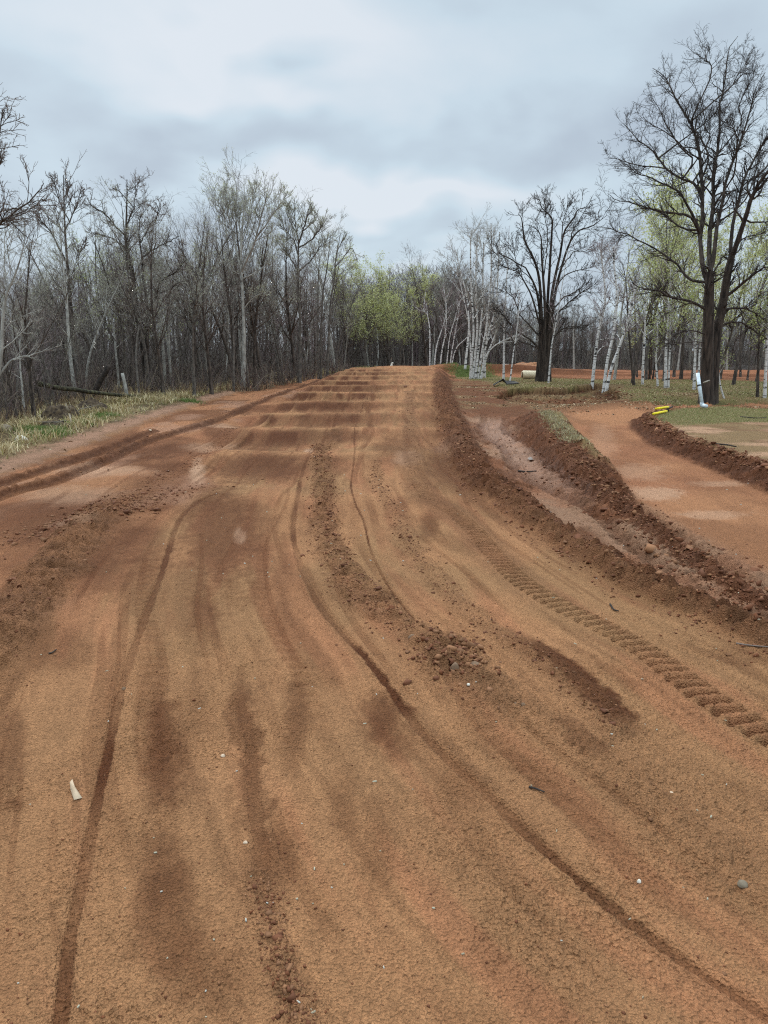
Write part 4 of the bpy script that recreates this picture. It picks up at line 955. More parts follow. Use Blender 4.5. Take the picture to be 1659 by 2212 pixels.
# puddles
def puddle(px, py, w, h, label):
    p = hit(px, py); k = p[1]/F; a = np.linspace(0, 2*np.pi, 28, endpoint=False); rr = 1+.25*np.sin(a*2+px)+.15*np.sin(a*5+py)
    Wx = w*k*.5; Hy = h*k*.5*p[1]/CAMH; z = terrain(p[0]+np.cos(a)*Wx*.4, p[1]+np.sin(a)*Hy*.4, False)[0].mean()+.022
    V = np.stack([np.cos(a)*rr*Wx, np.sin(a)*rr*Hy, 0*a], -1); V = np.concatenate([V, [[0, 0, 0]]]); n = 28
    m = bpy.data.materials.get('water') or newmat('water')[0]
    b_ = m.node_tree.nodes['Principled BSDF']; b_.inputs['Base Color'].default_value = (.28, .2, .15, 1); b_.inputs['Roughness'].default_value = .12; b_.inputs['IOR'].default_value = 1.5
    ob = link('puddle', np_mesh('puddle', V, None, np.array([(28, i, (i+1) % n) for i in range(n)]), m), None, kind='structure', label=label); ob.location = (p[0], p[1], z)
puddle(1149, 993, 22, 5, 'small puddle reflecting the sky in the ditch'); puddle(1088, 948, 18, 5, 'shallow puddle at the head of the ditch')

# ------------------------------------------------------------------ traced trees
O = mp(2200, 100, .4967)
oak = [([(1170, 3010), (1178, 2700), (1185, 2400), (1190, 2200), (1195, 2050), (1200, 1950)], 50.0, 30.0),
 ([(1228, 2990), (1232, 2700), (1250, 2450), (1300, 2212), (1340, 1962), (1370, 1850)], 42.0, 26.0),
 ([(1190, 2060), (1150, 1950), (1125, 1700), (1140, 1450), (1130, 1150), (1105, 950), (1060, 800), (960, 640), (890, 500), (830, 390), (745, 335)], 19.6, 1.8),
 ([(1197, 2000), (1205, 1950), (1190, 1700), (1215, 1500), (1225, 1350), (1225, 1180), (1245, 1050), (1275, 900), (1280, 620), (1295, 540), (1335, 330), (1350, 190), (1420, 90)], 20.4, 1.8),
 ([(1200, 1960), (1235, 1800), (1250, 1600), (1290, 1440), (1320, 1250), (1390, 1050), (1450, 900), (1500, 750), (1530, 620), (1560, 500), (1640, 380)], 17.0, 1.8),
 ([(1360, 1900), (1420, 1700), (1500, 1450), (1560, 1300), (1640, 1180), (1720, 1080), (1850, 900), (1930, 760)], 21.2, 1.8),
 ([(1365, 1870), (1380, 1600), (1420, 1420), (1450, 1280), (1520, 1120), (1580, 1000), (1660, 880), (1760, 750), (1820, 600)], 14.4, 1.8),
 ([(1280, 620), (1210, 380), (1170, 270), (1165, 190), (1195, 120)], 6.0, 1.2), ([(1295, 560), (1400, 450), (1470, 350), (1515, 230)], 6.0, 1.2),
 ([(1225, 1340), (1080, 1250), (1000, 1230), (870, 1150), (800, 1070), (720, 980), (620, 900), (540, 800), (505, 780)], 11.9, 1.2),
 ([(870, 1150), (760, 1120), (640, 1110), (520, 1080), (420, 1050), (360, 1050)], 6.0, 1.2),
 ([(1130, 1600), (1060, 1500), (1000, 1400), (960, 1320), (830, 1260), (720, 1200), (640, 1180), (560, 1120), (440, 1040)], 11.0, 1.2),
 ([(1130, 1620), (1050, 1520), (930, 1490), (800, 1470), (680, 1440), (560, 1400), (450, 1380), (390, 1330)], 10.2, 1.2),
 ([(1125, 1650), (980, 1610), (900, 1550), (840, 1500), (700, 1450), (580, 1470)], 9.3, 1.2),
 ([(1185, 2290), (1100, 2212), (1030, 2182), (870, 2150), (800, 2105), (700, 2092), (590, 2050), (550, 1960)], 12.8, 1.8),
 ([(1185, 2040), (1080, 2030), (1000, 1985), (940, 1890), (850, 1830), (730, 1750), (620, 1700), (500, 1640), (390, 1610), (300, 1600)], 11.9, 1.2),
 ([(1225, 1200), (1190, 1080), (1140, 920), (1090, 840), (1085, 700), (1070, 560)], 7.6, 1.2), ([(1120, 870), (1180, 760), (1270, 640)], 6.0, 1.8),
 ([(1128, 1150), (1060, 1080), (960, 960), (890, 850), (820, 720), (780, 640), (730, 560)], 7.6, 1.2),
 ([(1225, 1150), (1150, 1080), (1040, 1020), (920, 900), (800, 820), (700, 760), (660, 700)], 6.8, 1.2),
 ([(1420, 1400), (1500, 1250), (1600, 1170), (1680, 1080), (1780, 1000)], 8.5, 1.8),
 ([(1335, 2132), (1430, 2070), (1520, 1990), (1600, 1940), (1700, 1900), (1850, 1850)], 12.8, 1.8),
 ([(1318, 2242), (1430, 2240), (1520, 2262), (1600, 2312), (1700, 2400)], 10.2, 1.8),
 ([(1290, 2400), (1350, 2355), (1450, 2360), (1540, 2415), (1650, 2480), (1760, 2560)], 11.0, 1.8),
 ([(1480, 1545), (1600, 1560), (1700, 1540), (1800, 1480)], 7.6, 1.8), ([(1400, 1790), (1450, 1700), (1520, 1670), (1600, 1650), (1720, 1600)], 6.8, 1.2),
 ([(1225, 2020), (1290, 1850), (1340, 1810)], 8.5, 1.8), ([(1175, 2450), (1050, 2420), (960, 2440), (880, 2490)], 6.0, 1.2), ([(1170, 2530), (1050, 2510), (900, 2530), (760, 2500)], 5.1, 1.2),
 ([(1300, 1400), (1380, 1200), (1410, 1000), (1400, 850), (1340, 800), (1300, 860)], 6.8, 1.2), ([(1250, 1600), (1350, 1500), (1480, 1380), (1560, 1150), (1600, 980), (1680, 820)], 7.6, 1.2),
 ([(1450, 900), (1440, 780), (1430, 650), (1480, 520), (1540, 420), (1560, 300)], 5.1, 1.2), ([(1320, 1250), (1250, 1130), (1180, 1060)], 6.8, 1.8), ([(1245, 1050), (1200, 900), (1160, 820), (1150, 700), (1080, 480), (1040, 420)], 5.1, 1.2)]
traced('oak_tree', 'big bare oak with two trunks towering over the right bank', (1200, 2998), oak, O, 'bark_oak', 'twig_dark', 11, lv=(20, 7, 4), ntrunk=2, wob=.2, up=.08, ratio=(.36, .46, .5), tmin=.0042, lmax=1.2, fwd=.8, t0=.18)
Mm = mp(1500, 750, .5425)
mid = [([(1143, 1388), (1148, 1250), (1152, 1150), (1160, 1000), (1150, 850), (1120, 700), (1050, 560)], 18.9, 4.8), ([(1163, 1388), (1166, 1200), (1170, 1100), (1165, 900), (1150, 650), (1110, 500), (1050, 380), (1030, 280), (1020, 200), (995, 170)], 15.5, 1.6),
 ([(1183, 1388), (1185, 1200), (1185, 1100), (1190, 850), (1175, 600), (1165, 450), (1160, 330), (1110, 260)], 16.3, 1.6), ([(1198, 1388), (1198, 1200), (1200, 1100), (1210, 800), (1225, 560), (1240, 300), (1240, 200), (1170, 130), (1150, 60)], 15.5, 1.6),
 ([(1208, 1388), (1210, 1200), (1218, 1100), (1235, 800), (1270, 600), (1300, 470), (1330, 300), (1400, 200), (1430, 140), (1500, 120)], 15.5, 1.6), ([(1217, 1385), (1222, 1200), (1232, 1050), (1262, 760), (1310, 560), (1370, 380), (1440, 290), (1530, 260), (1640, 180)], 14.6, 1.6),
 ([(1050, 560), (960, 510), (880, 470), (820, 450), (755, 400)], 5.2, 1.2), ([(1150, 1000), (1100, 780), (1040, 660), (1000, 600), (900, 550), (820, 545)], 6.9, 1.2), ([(1290, 480), (1320, 250), (1345, 150), (1365, 55)], 4.3, 1.2),
 ([(1235, 1040), (1250, 950), (1300, 870), (1380, 800), (1450, 740), (1540, 690), (1620, 620)], 6.9, 1.2), ([(1215, 1180), (1270, 1050), (1330, 1000), (1440, 985), (1540, 985)], 7.7, 1.2), ([(1150, 1150), (1080, 1080), (1000, 1030), (930, 960), (870, 880), (780, 860)], 7.7, 1.2),
 ([(1150, 1060), (1060, 960), (1010, 900), (960, 780), (900, 740), (830, 700)], 6.0, 1.2), ([(1240, 880), (1320, 780), (1400, 740), (1460, 700), (1480, 620)], 6.0, 1.2), ([(1265, 700), (1330, 620), (1430, 580), (1520, 560), (1560, 540)], 5.2, 1.2), ([(1320, 540), (1400, 450), (1480, 440), (1550, 390)], 4.3, 1.2),
 ([(1165, 900), (1140, 760), (1090, 640), (1000, 560), (960, 420), (930, 330)], 4.3, 1.2), ([(1150, 1150), (1060, 1110), (960, 1080), (900, 1000), (850, 960)], 5.2, 1.2), ([(1175, 640), (1200, 480), (1210, 330), (1190, 200), (1210, 60)], 4.3, 1.2), ([(1370, 380), (1400, 280), (1460, 180), (1490, 130)], 4.3, 1.2)]
traced('oak_tree', 'bare dark oak forking into many upright stems behind the pit', (1180, 1388), mid, Mm, 'bark_oak', 'twig_dark', 12, lv=(17, 6, 4), ntrunk=6, wob=.2, up=.08, ratio=(.4, .42, .42), tmin=.0075, lmax=1.4, fwd=.7, t0=.3)
Lm = mp(0, 600, .588)
dk = [([(985, 1600), (970, 1400), (950, 1250), (920, 1100), (900, 900), (880, 750), (850, 650), (845, 500), (850, 300), (850, 180)], 20.4, 2), ([(985, 1590), (980, 1400), (990, 1150), (990, 1050), (960, 850), (950, 700), (930, 550), (940, 420)], 16.1, 2),
 ([(1000, 1060), (1050, 950), (1080, 860), (1180, 800), (1240, 720)], 7.8, 2), ([(880, 740), (850, 660), (760, 580), (700, 560), (640, 540)], 5.2, 2), ([(850, 570), (760, 480), (700, 410), (620, 360), (560, 350)], 5.9, 2), ([(910, 980), (820, 900), (740, 840), (700, 780)], 5.9, 2),
 ([(848, 480), (900, 340), (910, 180)], 4.5, 2), ([(950, 690), (1050, 640), (1140, 595), (1200, 560)], 5.2, 2), ([(905, 1000), (840, 960), (760, 940), (650, 990), (560, 1110)], 3.9, 2), ([(940, 600), (1000, 500), (1060, 400), (1040, 330)], 3.9, 2), ([(850, 350), (800, 260), (760, 240)], 3.2, 2), ([(920, 1090), (980, 1180)], 3.2, 3), ([(1050, 950), (1100, 1000), (1180, 880), (1280, 860)], 3.9, 2)]
traced('oak_tree', 'dark wide crowned tree with twin trunks at the left wood edge', (985, 1600), dk, Lm, 'bark_oak', 'twig_brown', 13, lv=(12, 7, 5), ntrunk=2, wob=.2, up=.06, ratio=(.42, .45, .45), tmin=.006, lmax=1.7, fwd=.8, t0=.15)
t2 = [([(495, 1500), (485, 1250), (475, 1050), (460, 850), (440, 600), (430, 400), (425, 150)], 16, 2), ([(452, 760), (380, 610), (330, 520), (270, 450), (240, 400)], 6, 2), ([(462, 880), (500, 760), (540, 660), (560, 580)], 5, 1.5), ([(435, 520), (480, 430), (520, 330), (545, 230)], 5, 1.5), ([(432, 460), (400, 330), (370, 230), (360, 150)], 4, 1.5), ([(440, 560), (390, 470), (365, 360)], 4, 1.5), ([(428, 300), (460, 240), (470, 160)], 4, 1.5), ([(470, 1000), (400, 900), (370, 840)], 4, 1.5)]
traced('bare_tree', 'tall slender bare tree with an open crown above the left wood', (495, 1560), t2, Lm, 'bark_brown', 'twig_brown', 14, lv=(12, 6, 4), wob=.14, ratio=(.4, .45, .45), tmin=.006, lmax=1.3, up=.1, depth=36)
lt = [([(-60, 1850), (-30, 1600), (5, 1380), (20, 1100), (45, 950), (100, 820), (140, 700), (170, 560)], 15, 2), ([(-10, 1490), (60, 1410), (110, 1375), (200, 1360), (290, 1330), (330, 1300)], 8, 1.5), ([(15, 1200), (80, 1140), (200, 1080), (300, 1050)], 4, 1.2), ([(40, 960), (30, 760), (30, 600), (40, 480)], 5, 1.2), ([(60, 900), (120, 860), (180, 770), (230, 740)], 4, 1.2), ([(10, 1330), (100, 1250), (180, 1170), (220, 1080)], 4, 1.2)]
traced('pale_tree', 'pale grey leaning tree at the left picture edge', (-40, 1760), lt, Lm, 'bark_pale', 'twig_grey', 15, lv=(7, 5, 3), wob=.13, ratio=(.4, .45, .45), tmin=.004, lmax=.9, depth=21, fwd=.5)
lt2 = [([(-260, 1850), (-250, 1200), (-240, 700), (-220, 200), (-200, -300)], 26, 4), ([(-230, 640), (-100, 560), (0, 470), (60, 430), (150, 360), (240, 290), (290, 200)], 11, 2), ([(-235, 560), (-120, 480), (0, 400), (80, 380), (190, 370)], 6, 2), ([(-215, 100), (-100, 0), (-20, -80), (10, -200), (20, -270)], 7, 2), ([(-215, 250), (-60, 160), (10, 60), (30, 40)], 6, 2), ([(-240, 700), (-100, 640), (-20, 480), (20, 440)], 6, 2), ([(60, 430), (150, 400), (230, 360), (310, 280)], 4, 1.5)]
traced('bare_tree', 'large bare tree reaching in from beyond the left picture edge', (-260, 1800), lt2, Lm, 'bark_brown', 'twig_brown', 16, lv=(10, 6, 4), wob=.16, ratio=(.4, .45, .45), tmin=.0045, lmax=1.1, depth=20, fwd=.5)
P2 = mp(700, 600, .4972)
po = [([(512, 1850), (525, 1500), (520, 1300), (508, 1000), (500, 870), (510, 600), (525, 400), (525, 200)], 15, 2), ([(505, 940), (560, 820), (610, 700), (640, 580), (690, 400), (720, 240)], 11, 1.5), ([(505, 960), (470, 800), (440, 650), (400, 500), (380, 350), (390, 210)], 9, 1.5), ([(508, 760), (490, 600), (470, 450), (460, 240)], 6, 1.5), ([(620, 680), (700, 570), (760, 480), (830, 380), (860, 330)], 6, 1.5), ([(515, 700), (560, 560), (590, 400), (615, 220)], 6, 1.5), ([(525, 1250), (600, 1150), (700, 1100)], 4, 1.5), ([(505, 1000), (600, 960), (700, 880), (760, 760), (800, 660)], 6, 1.5), ([(440, 650), (360, 560), (345, 420), (330, 300)], 5, 1.5)]
traced('poplar_tree', 'tall pale budding poplar with the fullest crown in the left wood', (512, 1860), po, P2, 'bark_pale', 'twig_grey', 17, lv=(15, 7, 5), wob=.09, up=.16, ratio=(.38, .45, .45), tmin=.006, lmax=2.2, depth=47, leaf=(1, .05, .06, PALEG))
p3 = [([(960, 1700), (968, 1400), (968, 1300), (955, 1100), (955, 850), (955, 700)], 13, 5), ([(955, 720), (1000, 600), (1030, 480), (1050, 410)], 7, 1.5), ([(952, 705), (930, 560), (920, 400)], 6, 1.5), ([(960, 950), (1050, 860), (1130, 740), (1200, 690)], 6, 1.5), ([(950, 930), (900, 850), (850, 760), (800, 700)], 5, 1.5), ([(955, 800), (920, 700), (860, 620), (800, 480)], 6, 1.5), ([(963, 760), (1060, 690), (1130, 600), (1180, 520)], 6, 1.5), ([(980, 640), (1060, 560), (1110, 450)], 5, 1.5), ([(940, 640), (880, 520), (870, 400)], 5, 1.5)]
traced('aspen_tree', 'bare aspen with a round crown and dark scarred trunk in the left wood', (960, 1720), p3, P2, 'bark_grey', 'twig_grey', 18, lv=(15, 7, 5), wob=.12, up=.1, ratio=(.4, .45, .45), tmin=.007, lmax=2.1, depth=57, leaf=(1, .045, .06, PALEG))
p4 = [([(1130, 1700), (1140, 1300), (1150, 1100), (1180, 930), (1200, 760), (1210, 650)], 8, 2), ([(1180, 1700), (1205, 1250), (1240, 1000), (1250, 850), (1290, 640)], 9, 2), ([(1110, 1600), (1110, 1100), (1120, 850), (1110, 700)], 6, 1.5), ([(1250, 900), (1320, 820), (1380, 760), (1430, 880)], 5, 1.5), ([(1240, 1020), (1300, 950), (1400, 900)], 4, 1.5), ([(1250, 800), (1300, 700), (1340, 650)], 4, 1.5)]
traced('birch_tree', 'bare birch trio with an open grey crown where the left wood drops away', (1170, 1715), p4, P2, 'bark_grey', 'twig_grey', 19, lv=(15, 7, 5), ntrunk=3, wob=.12, up=.08, ratio=(.4, .45, .45), tmin=.007, lmax=2.2, depth=64, leaf=(1, .045, .06, PALEG))
# birch clump and its neighbours
bc = [([(648, 1372), (660, 1200), (672, 1050), (668, 900), (655, 700), (650, 450), (655, 290)], 9.5, 3.5), ([(664, 1376), (688, 1150), (700, 980), (690, 800), (690, 560), (700, 330)], 9.5, 3.5), ([(682, 1374), (708, 1150), (722, 1000), (735, 850), (740, 600), (745, 380)], 9, 3.5),
 ([(700, 1374), (738, 1150), (765, 1000), (780, 850), (800, 600), (800, 240)], 9, 3.5), ([(718, 1368), (745, 1250), (760, 1140), (790, 1010), (830, 850), (850, 600), (860, 300)], 8, 3.5), ([(724, 1366), (755, 1230), (800, 1150), (870, 1100), (960, 1060), (1080, 1010)], 7, 2), ([(715, 1364), (770, 1200), (825, 1060), (840, 1000)], 8, 4), ([(664, 1372), (650, 1150), (640, 980), (600, 780), (560, 620), (500, 480)], 6, 1.2)]
traced('birch_clump', 'clump of white birch stems rising from one root at centre right', (690, 1368), bc, Mm, 'bark_birch', 'twig_grey', 20, tb0=.42, lv=(26, 8, 5), ntrunk=8, wob=.09, up=.05, ratio=(.5, .42, .45), tmin=.0055, lmax=2.0, ang=36)
def tr1(label, limbs, m, seed, bark='bark_birch', tw='twig_purple', lv=(20, 7, 4), n=1, name='birch_tree', **k):
    b = limbs[0][0][0]; k.setdefault('tmin', .0055)
    return traced(name, label, b, limbs, m, bark, tw, seed, lv=lv, ntrunk=n, wob=k.pop('wob', .12), up=k.pop('up', .04), ratio=(.36, .42, .45), lmax=k.pop('lmax', 1.6), ang=38, **k)
tr1('white birch with a straight stem left of the birch clump', [([(608, 1302), (622, 1180), (632, 1080), (638, 950), (620, 760), (570, 560), (540, 430)], 9, 1.5)], Mm, 21)
tr1('white birch pair joined at the foot right of the birch clump', [([(745, 1362), (746, 1250), (745, 1100), (770, 980), (820, 700), (870, 500)], 7, 1.5), ([(755, 1362), (758, 1220), (765, 1080), (790, 900), (830, 650)], 7, 1.5)], Mm, 22, n=2)
tr1('grey flecked birch with a blackened foot between clump and forked oak', [([(890, 1380), (893, 1200), (896, 1000), (905, 800), (915, 600), (925, 450)], 9, 1.5)], Mm, 23)
tr1('crooked thin white birch beside the dark folded shape', [([(933, 1395), (950, 1280), (965, 1150), (985, 1030), (1000, 850), (990, 700)], 6, 1.2)], Mm, 24)
tr1('thin white birch touching the forked oak on its right', [([(1214, 1398), (1228, 1250), (1240, 1120), (1262, 1010), (1290, 850), (1330, 600), (1370, 400)], 7, 1.2)], Mm, 25)
bb = [('upright white birch first in the row behind the crest', [(352, 1270), (355, 1150), (352, 1000), (335, 900), (310, 860), (330, 700)]), ('white birch leaning right second in the row behind the crest', [(382, 1270), (400, 1150), (435, 1030), (465, 930), (480, 760)]), ('white birch leaning right third in the row behind the crest', [(425, 1270), (440, 1180), (465, 1050), (475, 900), (460, 720)]),
      ('slim white birch fourth in the row behind the crest', [(470, 1270), (485, 1180), (500, 1060), (545, 900), (560, 820)]), ('slim white birch steeply tilted last in the row behind the crest', [(495, 1262), (510, 1200), (530, 1080), (555, 940), (580, 760)]), ('fallen birch stem propped at a low angle behind the crest', [(497, 1235), (540, 1160), (600, 1090), (640, 1050)])]
for i, (lb, p) in enumerate(bb): tr1(lb, [(p, 6 if i < 3 else 4.5, 1.5)], Mm, 30+i, depth=86, lv=(16, 6, 3) if i < 5 else (4, 2, 2), tmin=.01)
N5 = mp(2200, 1000, .4967)
tr1('left one of three slanting white birches before the second lane', [([(260, 1072), (285, 850), (310, 650), (345, 500), (370, 330), (350, 120), (330, -40)], 13, 5), ([(305, 790), (350, 735), (395, 730)], 4, 2), ([(318, 700), (370, 670), (420, 665)], 3, 1)], N5, 40, lv=(24, 7, 4))
tr1('middle one of three slanting white birches before the second lane', [([(354, 1080), (385, 850), (430, 650), (452, 470), (460, 300), (440, 100), (430, -60)], 13, 5)], N5, 41, lv=(24, 7, 4))
tr1('most tilted of three slanting white birches before the second lane', [([(370, 1084), (420, 900), (480, 740), (545, 540), (590, 350), (640, 150)], 13, 6)], N5, 42, lv=(24, 7, 4))
tr1('dark thin leaning trunk right of the slanting birches', [([(602, 1042), (580, 880), (565, 740), (552, 560), (545, 400), (530, 200), (500, 60)], 11, 2)], N5, 43, 'bark_brown', 'twig_brown', name='bare_tree')
tr1('grey birch with a black foot left of the leafy group', [([(665, 1036), (668, 880), (678, 700), (684, 520), (690, 350), (680, 100)], 11, 2)], N5, 44, leaf=(2, .07, .1, GREEN), lv=(22, 6, 4))
tr1('straight near black trunk inside the leafy group', [([(722, 998), (720, 850), (728, 680), (735, 500), (745, 300)], 9, 2)], N5, 45, 'bark_oak', 'twig_dark', leaf=(2, .07, .1, GREEN), name='leafy_tree', lv=(22, 6, 4))
tr1('black slanting trunk just right of the straight black one', [([(742, 996), (758, 900), (775, 760), (800, 620), (830, 480)], 7, 2)], N5, 46, 'bark_oak', 'twig_dark', leaf=(2, .07, .1, GREEN), name='leafy_tree', lv=(20, 6, 4))
tr1('birch with a dark curved foot and white upper stem', [([(790, 1050), (778, 960), (770, 850), (778, 700), (780, 590)], 9, 4)], N5, 47, leaf=(2, .07, .1, GREEN), lv=(16, 6, 4))
tr1('thick white and black birch pair in the leafy group', [([(850, 1062), (848, 900), (852, 720), (866, 560), (880, 300), (890, 50)], 14, 2), ([(868, 1060), (874, 900), (882, 740), (880, 600), (900, 380)], 9, 2)], N5, 48, n=2, leaf=(2, .075, .12, GREEN), lv=(26, 7, 4))
tr1('white birch close behind the pipe on the left of the big oak', [([(1075, 1075), (1078, 900), (1085, 720), (1090, 600), (1090, 300)], 13, 2), ([(1110, 1060), (1112, 860), (1122, 700), (1130, 450)], 10, 2)], N5, 49, n=2, leaf=(2, .075, .12, GREEN), lv=(22, 7, 4))
tr1('crooked grey birch bending at its foot right of the big oak', [([(1330, 1145), (1290, 1080), (1275, 1000), (1265, 880), (1270, 700), (1280, 500)], 8, 2)], N5, 50, leaf=(2, .07, .12, GREEN))
tr1('dark slim trunk left of the rightmost birch', [([(1578, 1135), (1580, 950), (1582, 800), (1590, 600), (1600, 400)], 12, 3)], N5, 51, 'bark_brown', 'twig_brown', name='leafy_tree', leaf=(2, .075, .12, GREEN), lv=(26, 7, 4))
tr1('thick white birch at the right picture edge', [([(1634, 1140), (1640, 950), (1648, 780), (1655, 560), (1680, 300), (1700, 60)], 14, 2)], N5, 52, leaf=(2, .075, .12, GREEN), lv=(24, 7, 4))
for i, (px, py, x1, y1) in enumerate([(1240, 782, 1238, 690), (1570, 790, 1573, 690), (1463, 790, 1478, 700), (1500, 788, 1500, 680)]):
    lb = ['lone pale thin stem against the far wood between oak and birches', 'short pale stem against the far wood right of the big oak', 'pale slanting stem against the far wood behind the leafy group', 'pale straight stem against the far wood left of the big oak'][i]
    tr1(lb, [([(px, py+14), ((px+x1)/2, (py+y1)/2), (x1, y1)], 2.1, .8)], lambda p: p, 60+i, 'bark_pale', 'twig_grey', depth=104, lv=(6, 3, 2), name='bare_tree', tmin=.012)

# ------------------------------------------------------------------ wood
FRONT_X = np.array([-500, -60, 0, 100, 200, 330, 450, 560, 640, 740, 780, 1000, 1060, 1250, 1659, 2200]); 
FRONT_D = np.array([23, 24, 25, 29, 35, 39, 43, 49, 58, 78, 92, 92, 96, 112, 112, 114.])
SKX = np.array([-500, 0, 60, 100, 150, 200, 250, 300, 350, 400, 450, 500, 550, 600, 650, 700, 740, 780, 860, 900, 950, 1000, 1050, 1100, 1200, 1300, 1659, 2200])
SKY = np.array([560, 585, 580, 590, 580, 550, 535, 530, 540, 540, 540, 535, 535, 545, 560, 580, 605, 612, 600, 596, 592, 600, 640, 668, 672, 676, 674, 670.])
def wood(n, x0, x1, depth_max, pick, top_rand, label_fn, bias=1.6, first=0):
    xs = x0+(x1-x0)*(np.arange(n)+rng.random(n))/n
    for px in xs:
        d = np.interp(px, FRONT_X, FRONT_D)+first+depth_max*rng.random()**bias
        top = np.interp(px, SKX, SKY)+rng.random()**1.1*top_rand
        x = (px-CX)/F*d; x = at_depth(px, 760, d)[0]
        h = max(3.5, CAMH+(750-top)*d/F-gz(x, d))
        kind = pick(px); lb, gr, nm = label_fn(kind, px)
        place_tree(kind, x, d, h, lb, gr, nm, wid=.85+.4*rng.random())
def choose(ws):
    ks = list(ws); w = np.array([ws[k] for k in ks], float); return ks[int(rng.choice(len(ks), p=w/w.sum()))]
LL = dict(aspen=('grey barked bare aspen standing in the left wood', 'bare aspens of the left wood', 'aspen_tree'), maple=('brown bare spreading tree standing in the left wood', 'brown bare trees of the left wood', 'bare_tree'), slim=('very thin bare sapling standing in the left wood', 'thin saplings of the left wood', 'sapling'),
          purple=('bushy bare tree with purplish twigs in the left wood', 'purplish twigged trees of the left wood', 'bare_tree'), pale=('pale trunked bare tree standing in the left wood', 'pale trunked trees of the left wood', 'poplar_tree'), birch=('white birch standing in the left wood', 'birches of the left wood', 'birch_tree'), lime=('tree with bright yellow green new leaves in the left wood', 'yellow green trees of the left wood', 'leafy_tree'), green=('tree with olive green new leaves in the left wood', 'greening trees of the left wood', 'leafy_tree'), snag=('broken bare trunk standing in the left wood', 'dead snags of the left wood', 'dead_tree'))
def relabel(a, b): return {k: (v[0].replace(a, b), v[1].replace(a, b), v[2]) for k, v in LL.items()}
LC = relabel('left wood', 'wood beyond the jumps'); LR = relabel('left wood', 'far right wood'); LG = relabel('left wood', 'leafy group behind the big oak')
wood(26, 20, 740, 12, lambda px: choose(dict(aspen=4, slim=3, pale=1.2, maple=2)), -100, lambda k, p: LL[k], 1.3)
wood(46, -60, 745, 10, lambda px: choose(dict(aspen=3.5, maple=2, slim=4, purple=2.2, pale=1.2, birch=.7, snag=.8)), 110, lambda k, p: LL[k], 1.3)
wood(70, -60, 760, 34, lambda px: choose(dict(aspen=4, maple=2.5, slim=2, purple=3, pale=1.2, birch=.5, green=3.0 if 180 < px < 480 else .8)), 60, lambda k, p: LL[k], 1.2, 4)
wood(34, 750, 1010, 14, lambda px: choose(dict(aspen=3, maple=2, slim=3, purple=2, pale=1, green=3 if 770 < px < 890 else .1)), 60, lambda k, p: LC[k], 1.2)
wood(60, 1010, 1700, 16, lambda px: choose(dict(aspen=3, maple=3, slim=3, purple=2)), 40, lambda k, p: LR[k], 1.2)
for px, d, top, k in ((782, 90, 592, 'lime'), (800, 89, 575, 'lime'), (818, 91, 588, 'lime'), (790, 88, 640, 'lime'), (872, 87, 650, 'lime'), (845, 88, 640, 'lime'), (862, 89, 606, 'lime'), (880, 90, 612, 'lime')):
    place_tree(k, at_depth(px, 760, d)[0], d, CAMH+(750-top)*d/F+.3, LC[k][0], LC[k][1], 'leafy_tree', wid=1.1)
place_tree('maple', at_depth(925, 760, 90)[0], 90, 12.2, 'dark round crowned bare tree behind the first birches of the crest row', None, 'bare_tree', wid=1.2)
for px, d, top in ((1330, 60, 520), (1370, 52, 470), (1400, 60, 470), (1440, 56, 420), (1460, 70, 500), (1540, 66, 560), (1605, 70, 560), (1620, 60, 600), (1410, 72, 590), (1380, 66, 610), (1475, 62, 450), (1420, 66, 500), (1590, 50, 470), (1640, 56, 520), (1560, 62, 500), (1500, 58, 520), (1690, 48, 500)):
    kk = 'pale' if px < 1340 else ('lime' if int(px) % 20 == 0 else 'green'); place_tree(kk, at_depth(px, 760, d)[0], d, CAMH+(750-top)*d/F, LG[kk][0], LG[kk][1], 'leafy_tree', wid=1.05)
for i, (px, py, top, k) in enumerate([(75, 908, 520, 'maple'), (18, 915, 600, 'slim'), (38, 912, 620, 'maple'), (98, 890, 640, 'slim'), (355, 862, 520, 'maple'), (150, 878, 600, 'slim'), (300, 862, 560, 'aspen'), (420, 856, 500, 'aspen'), (458, 852, 520, 'maple'), (505, 846, 470, 'slim'), (550, 838, 520, 'maple')]):
    b = hit(px, py); place_tree(k, b[0], b[1], CAMH+(750-top)*b[1]/F-b[2], 'bare tree standing at the very front edge of the left wood by the verge', 'front edge trees of the left wood', 'bare_tree', wid=1.0)
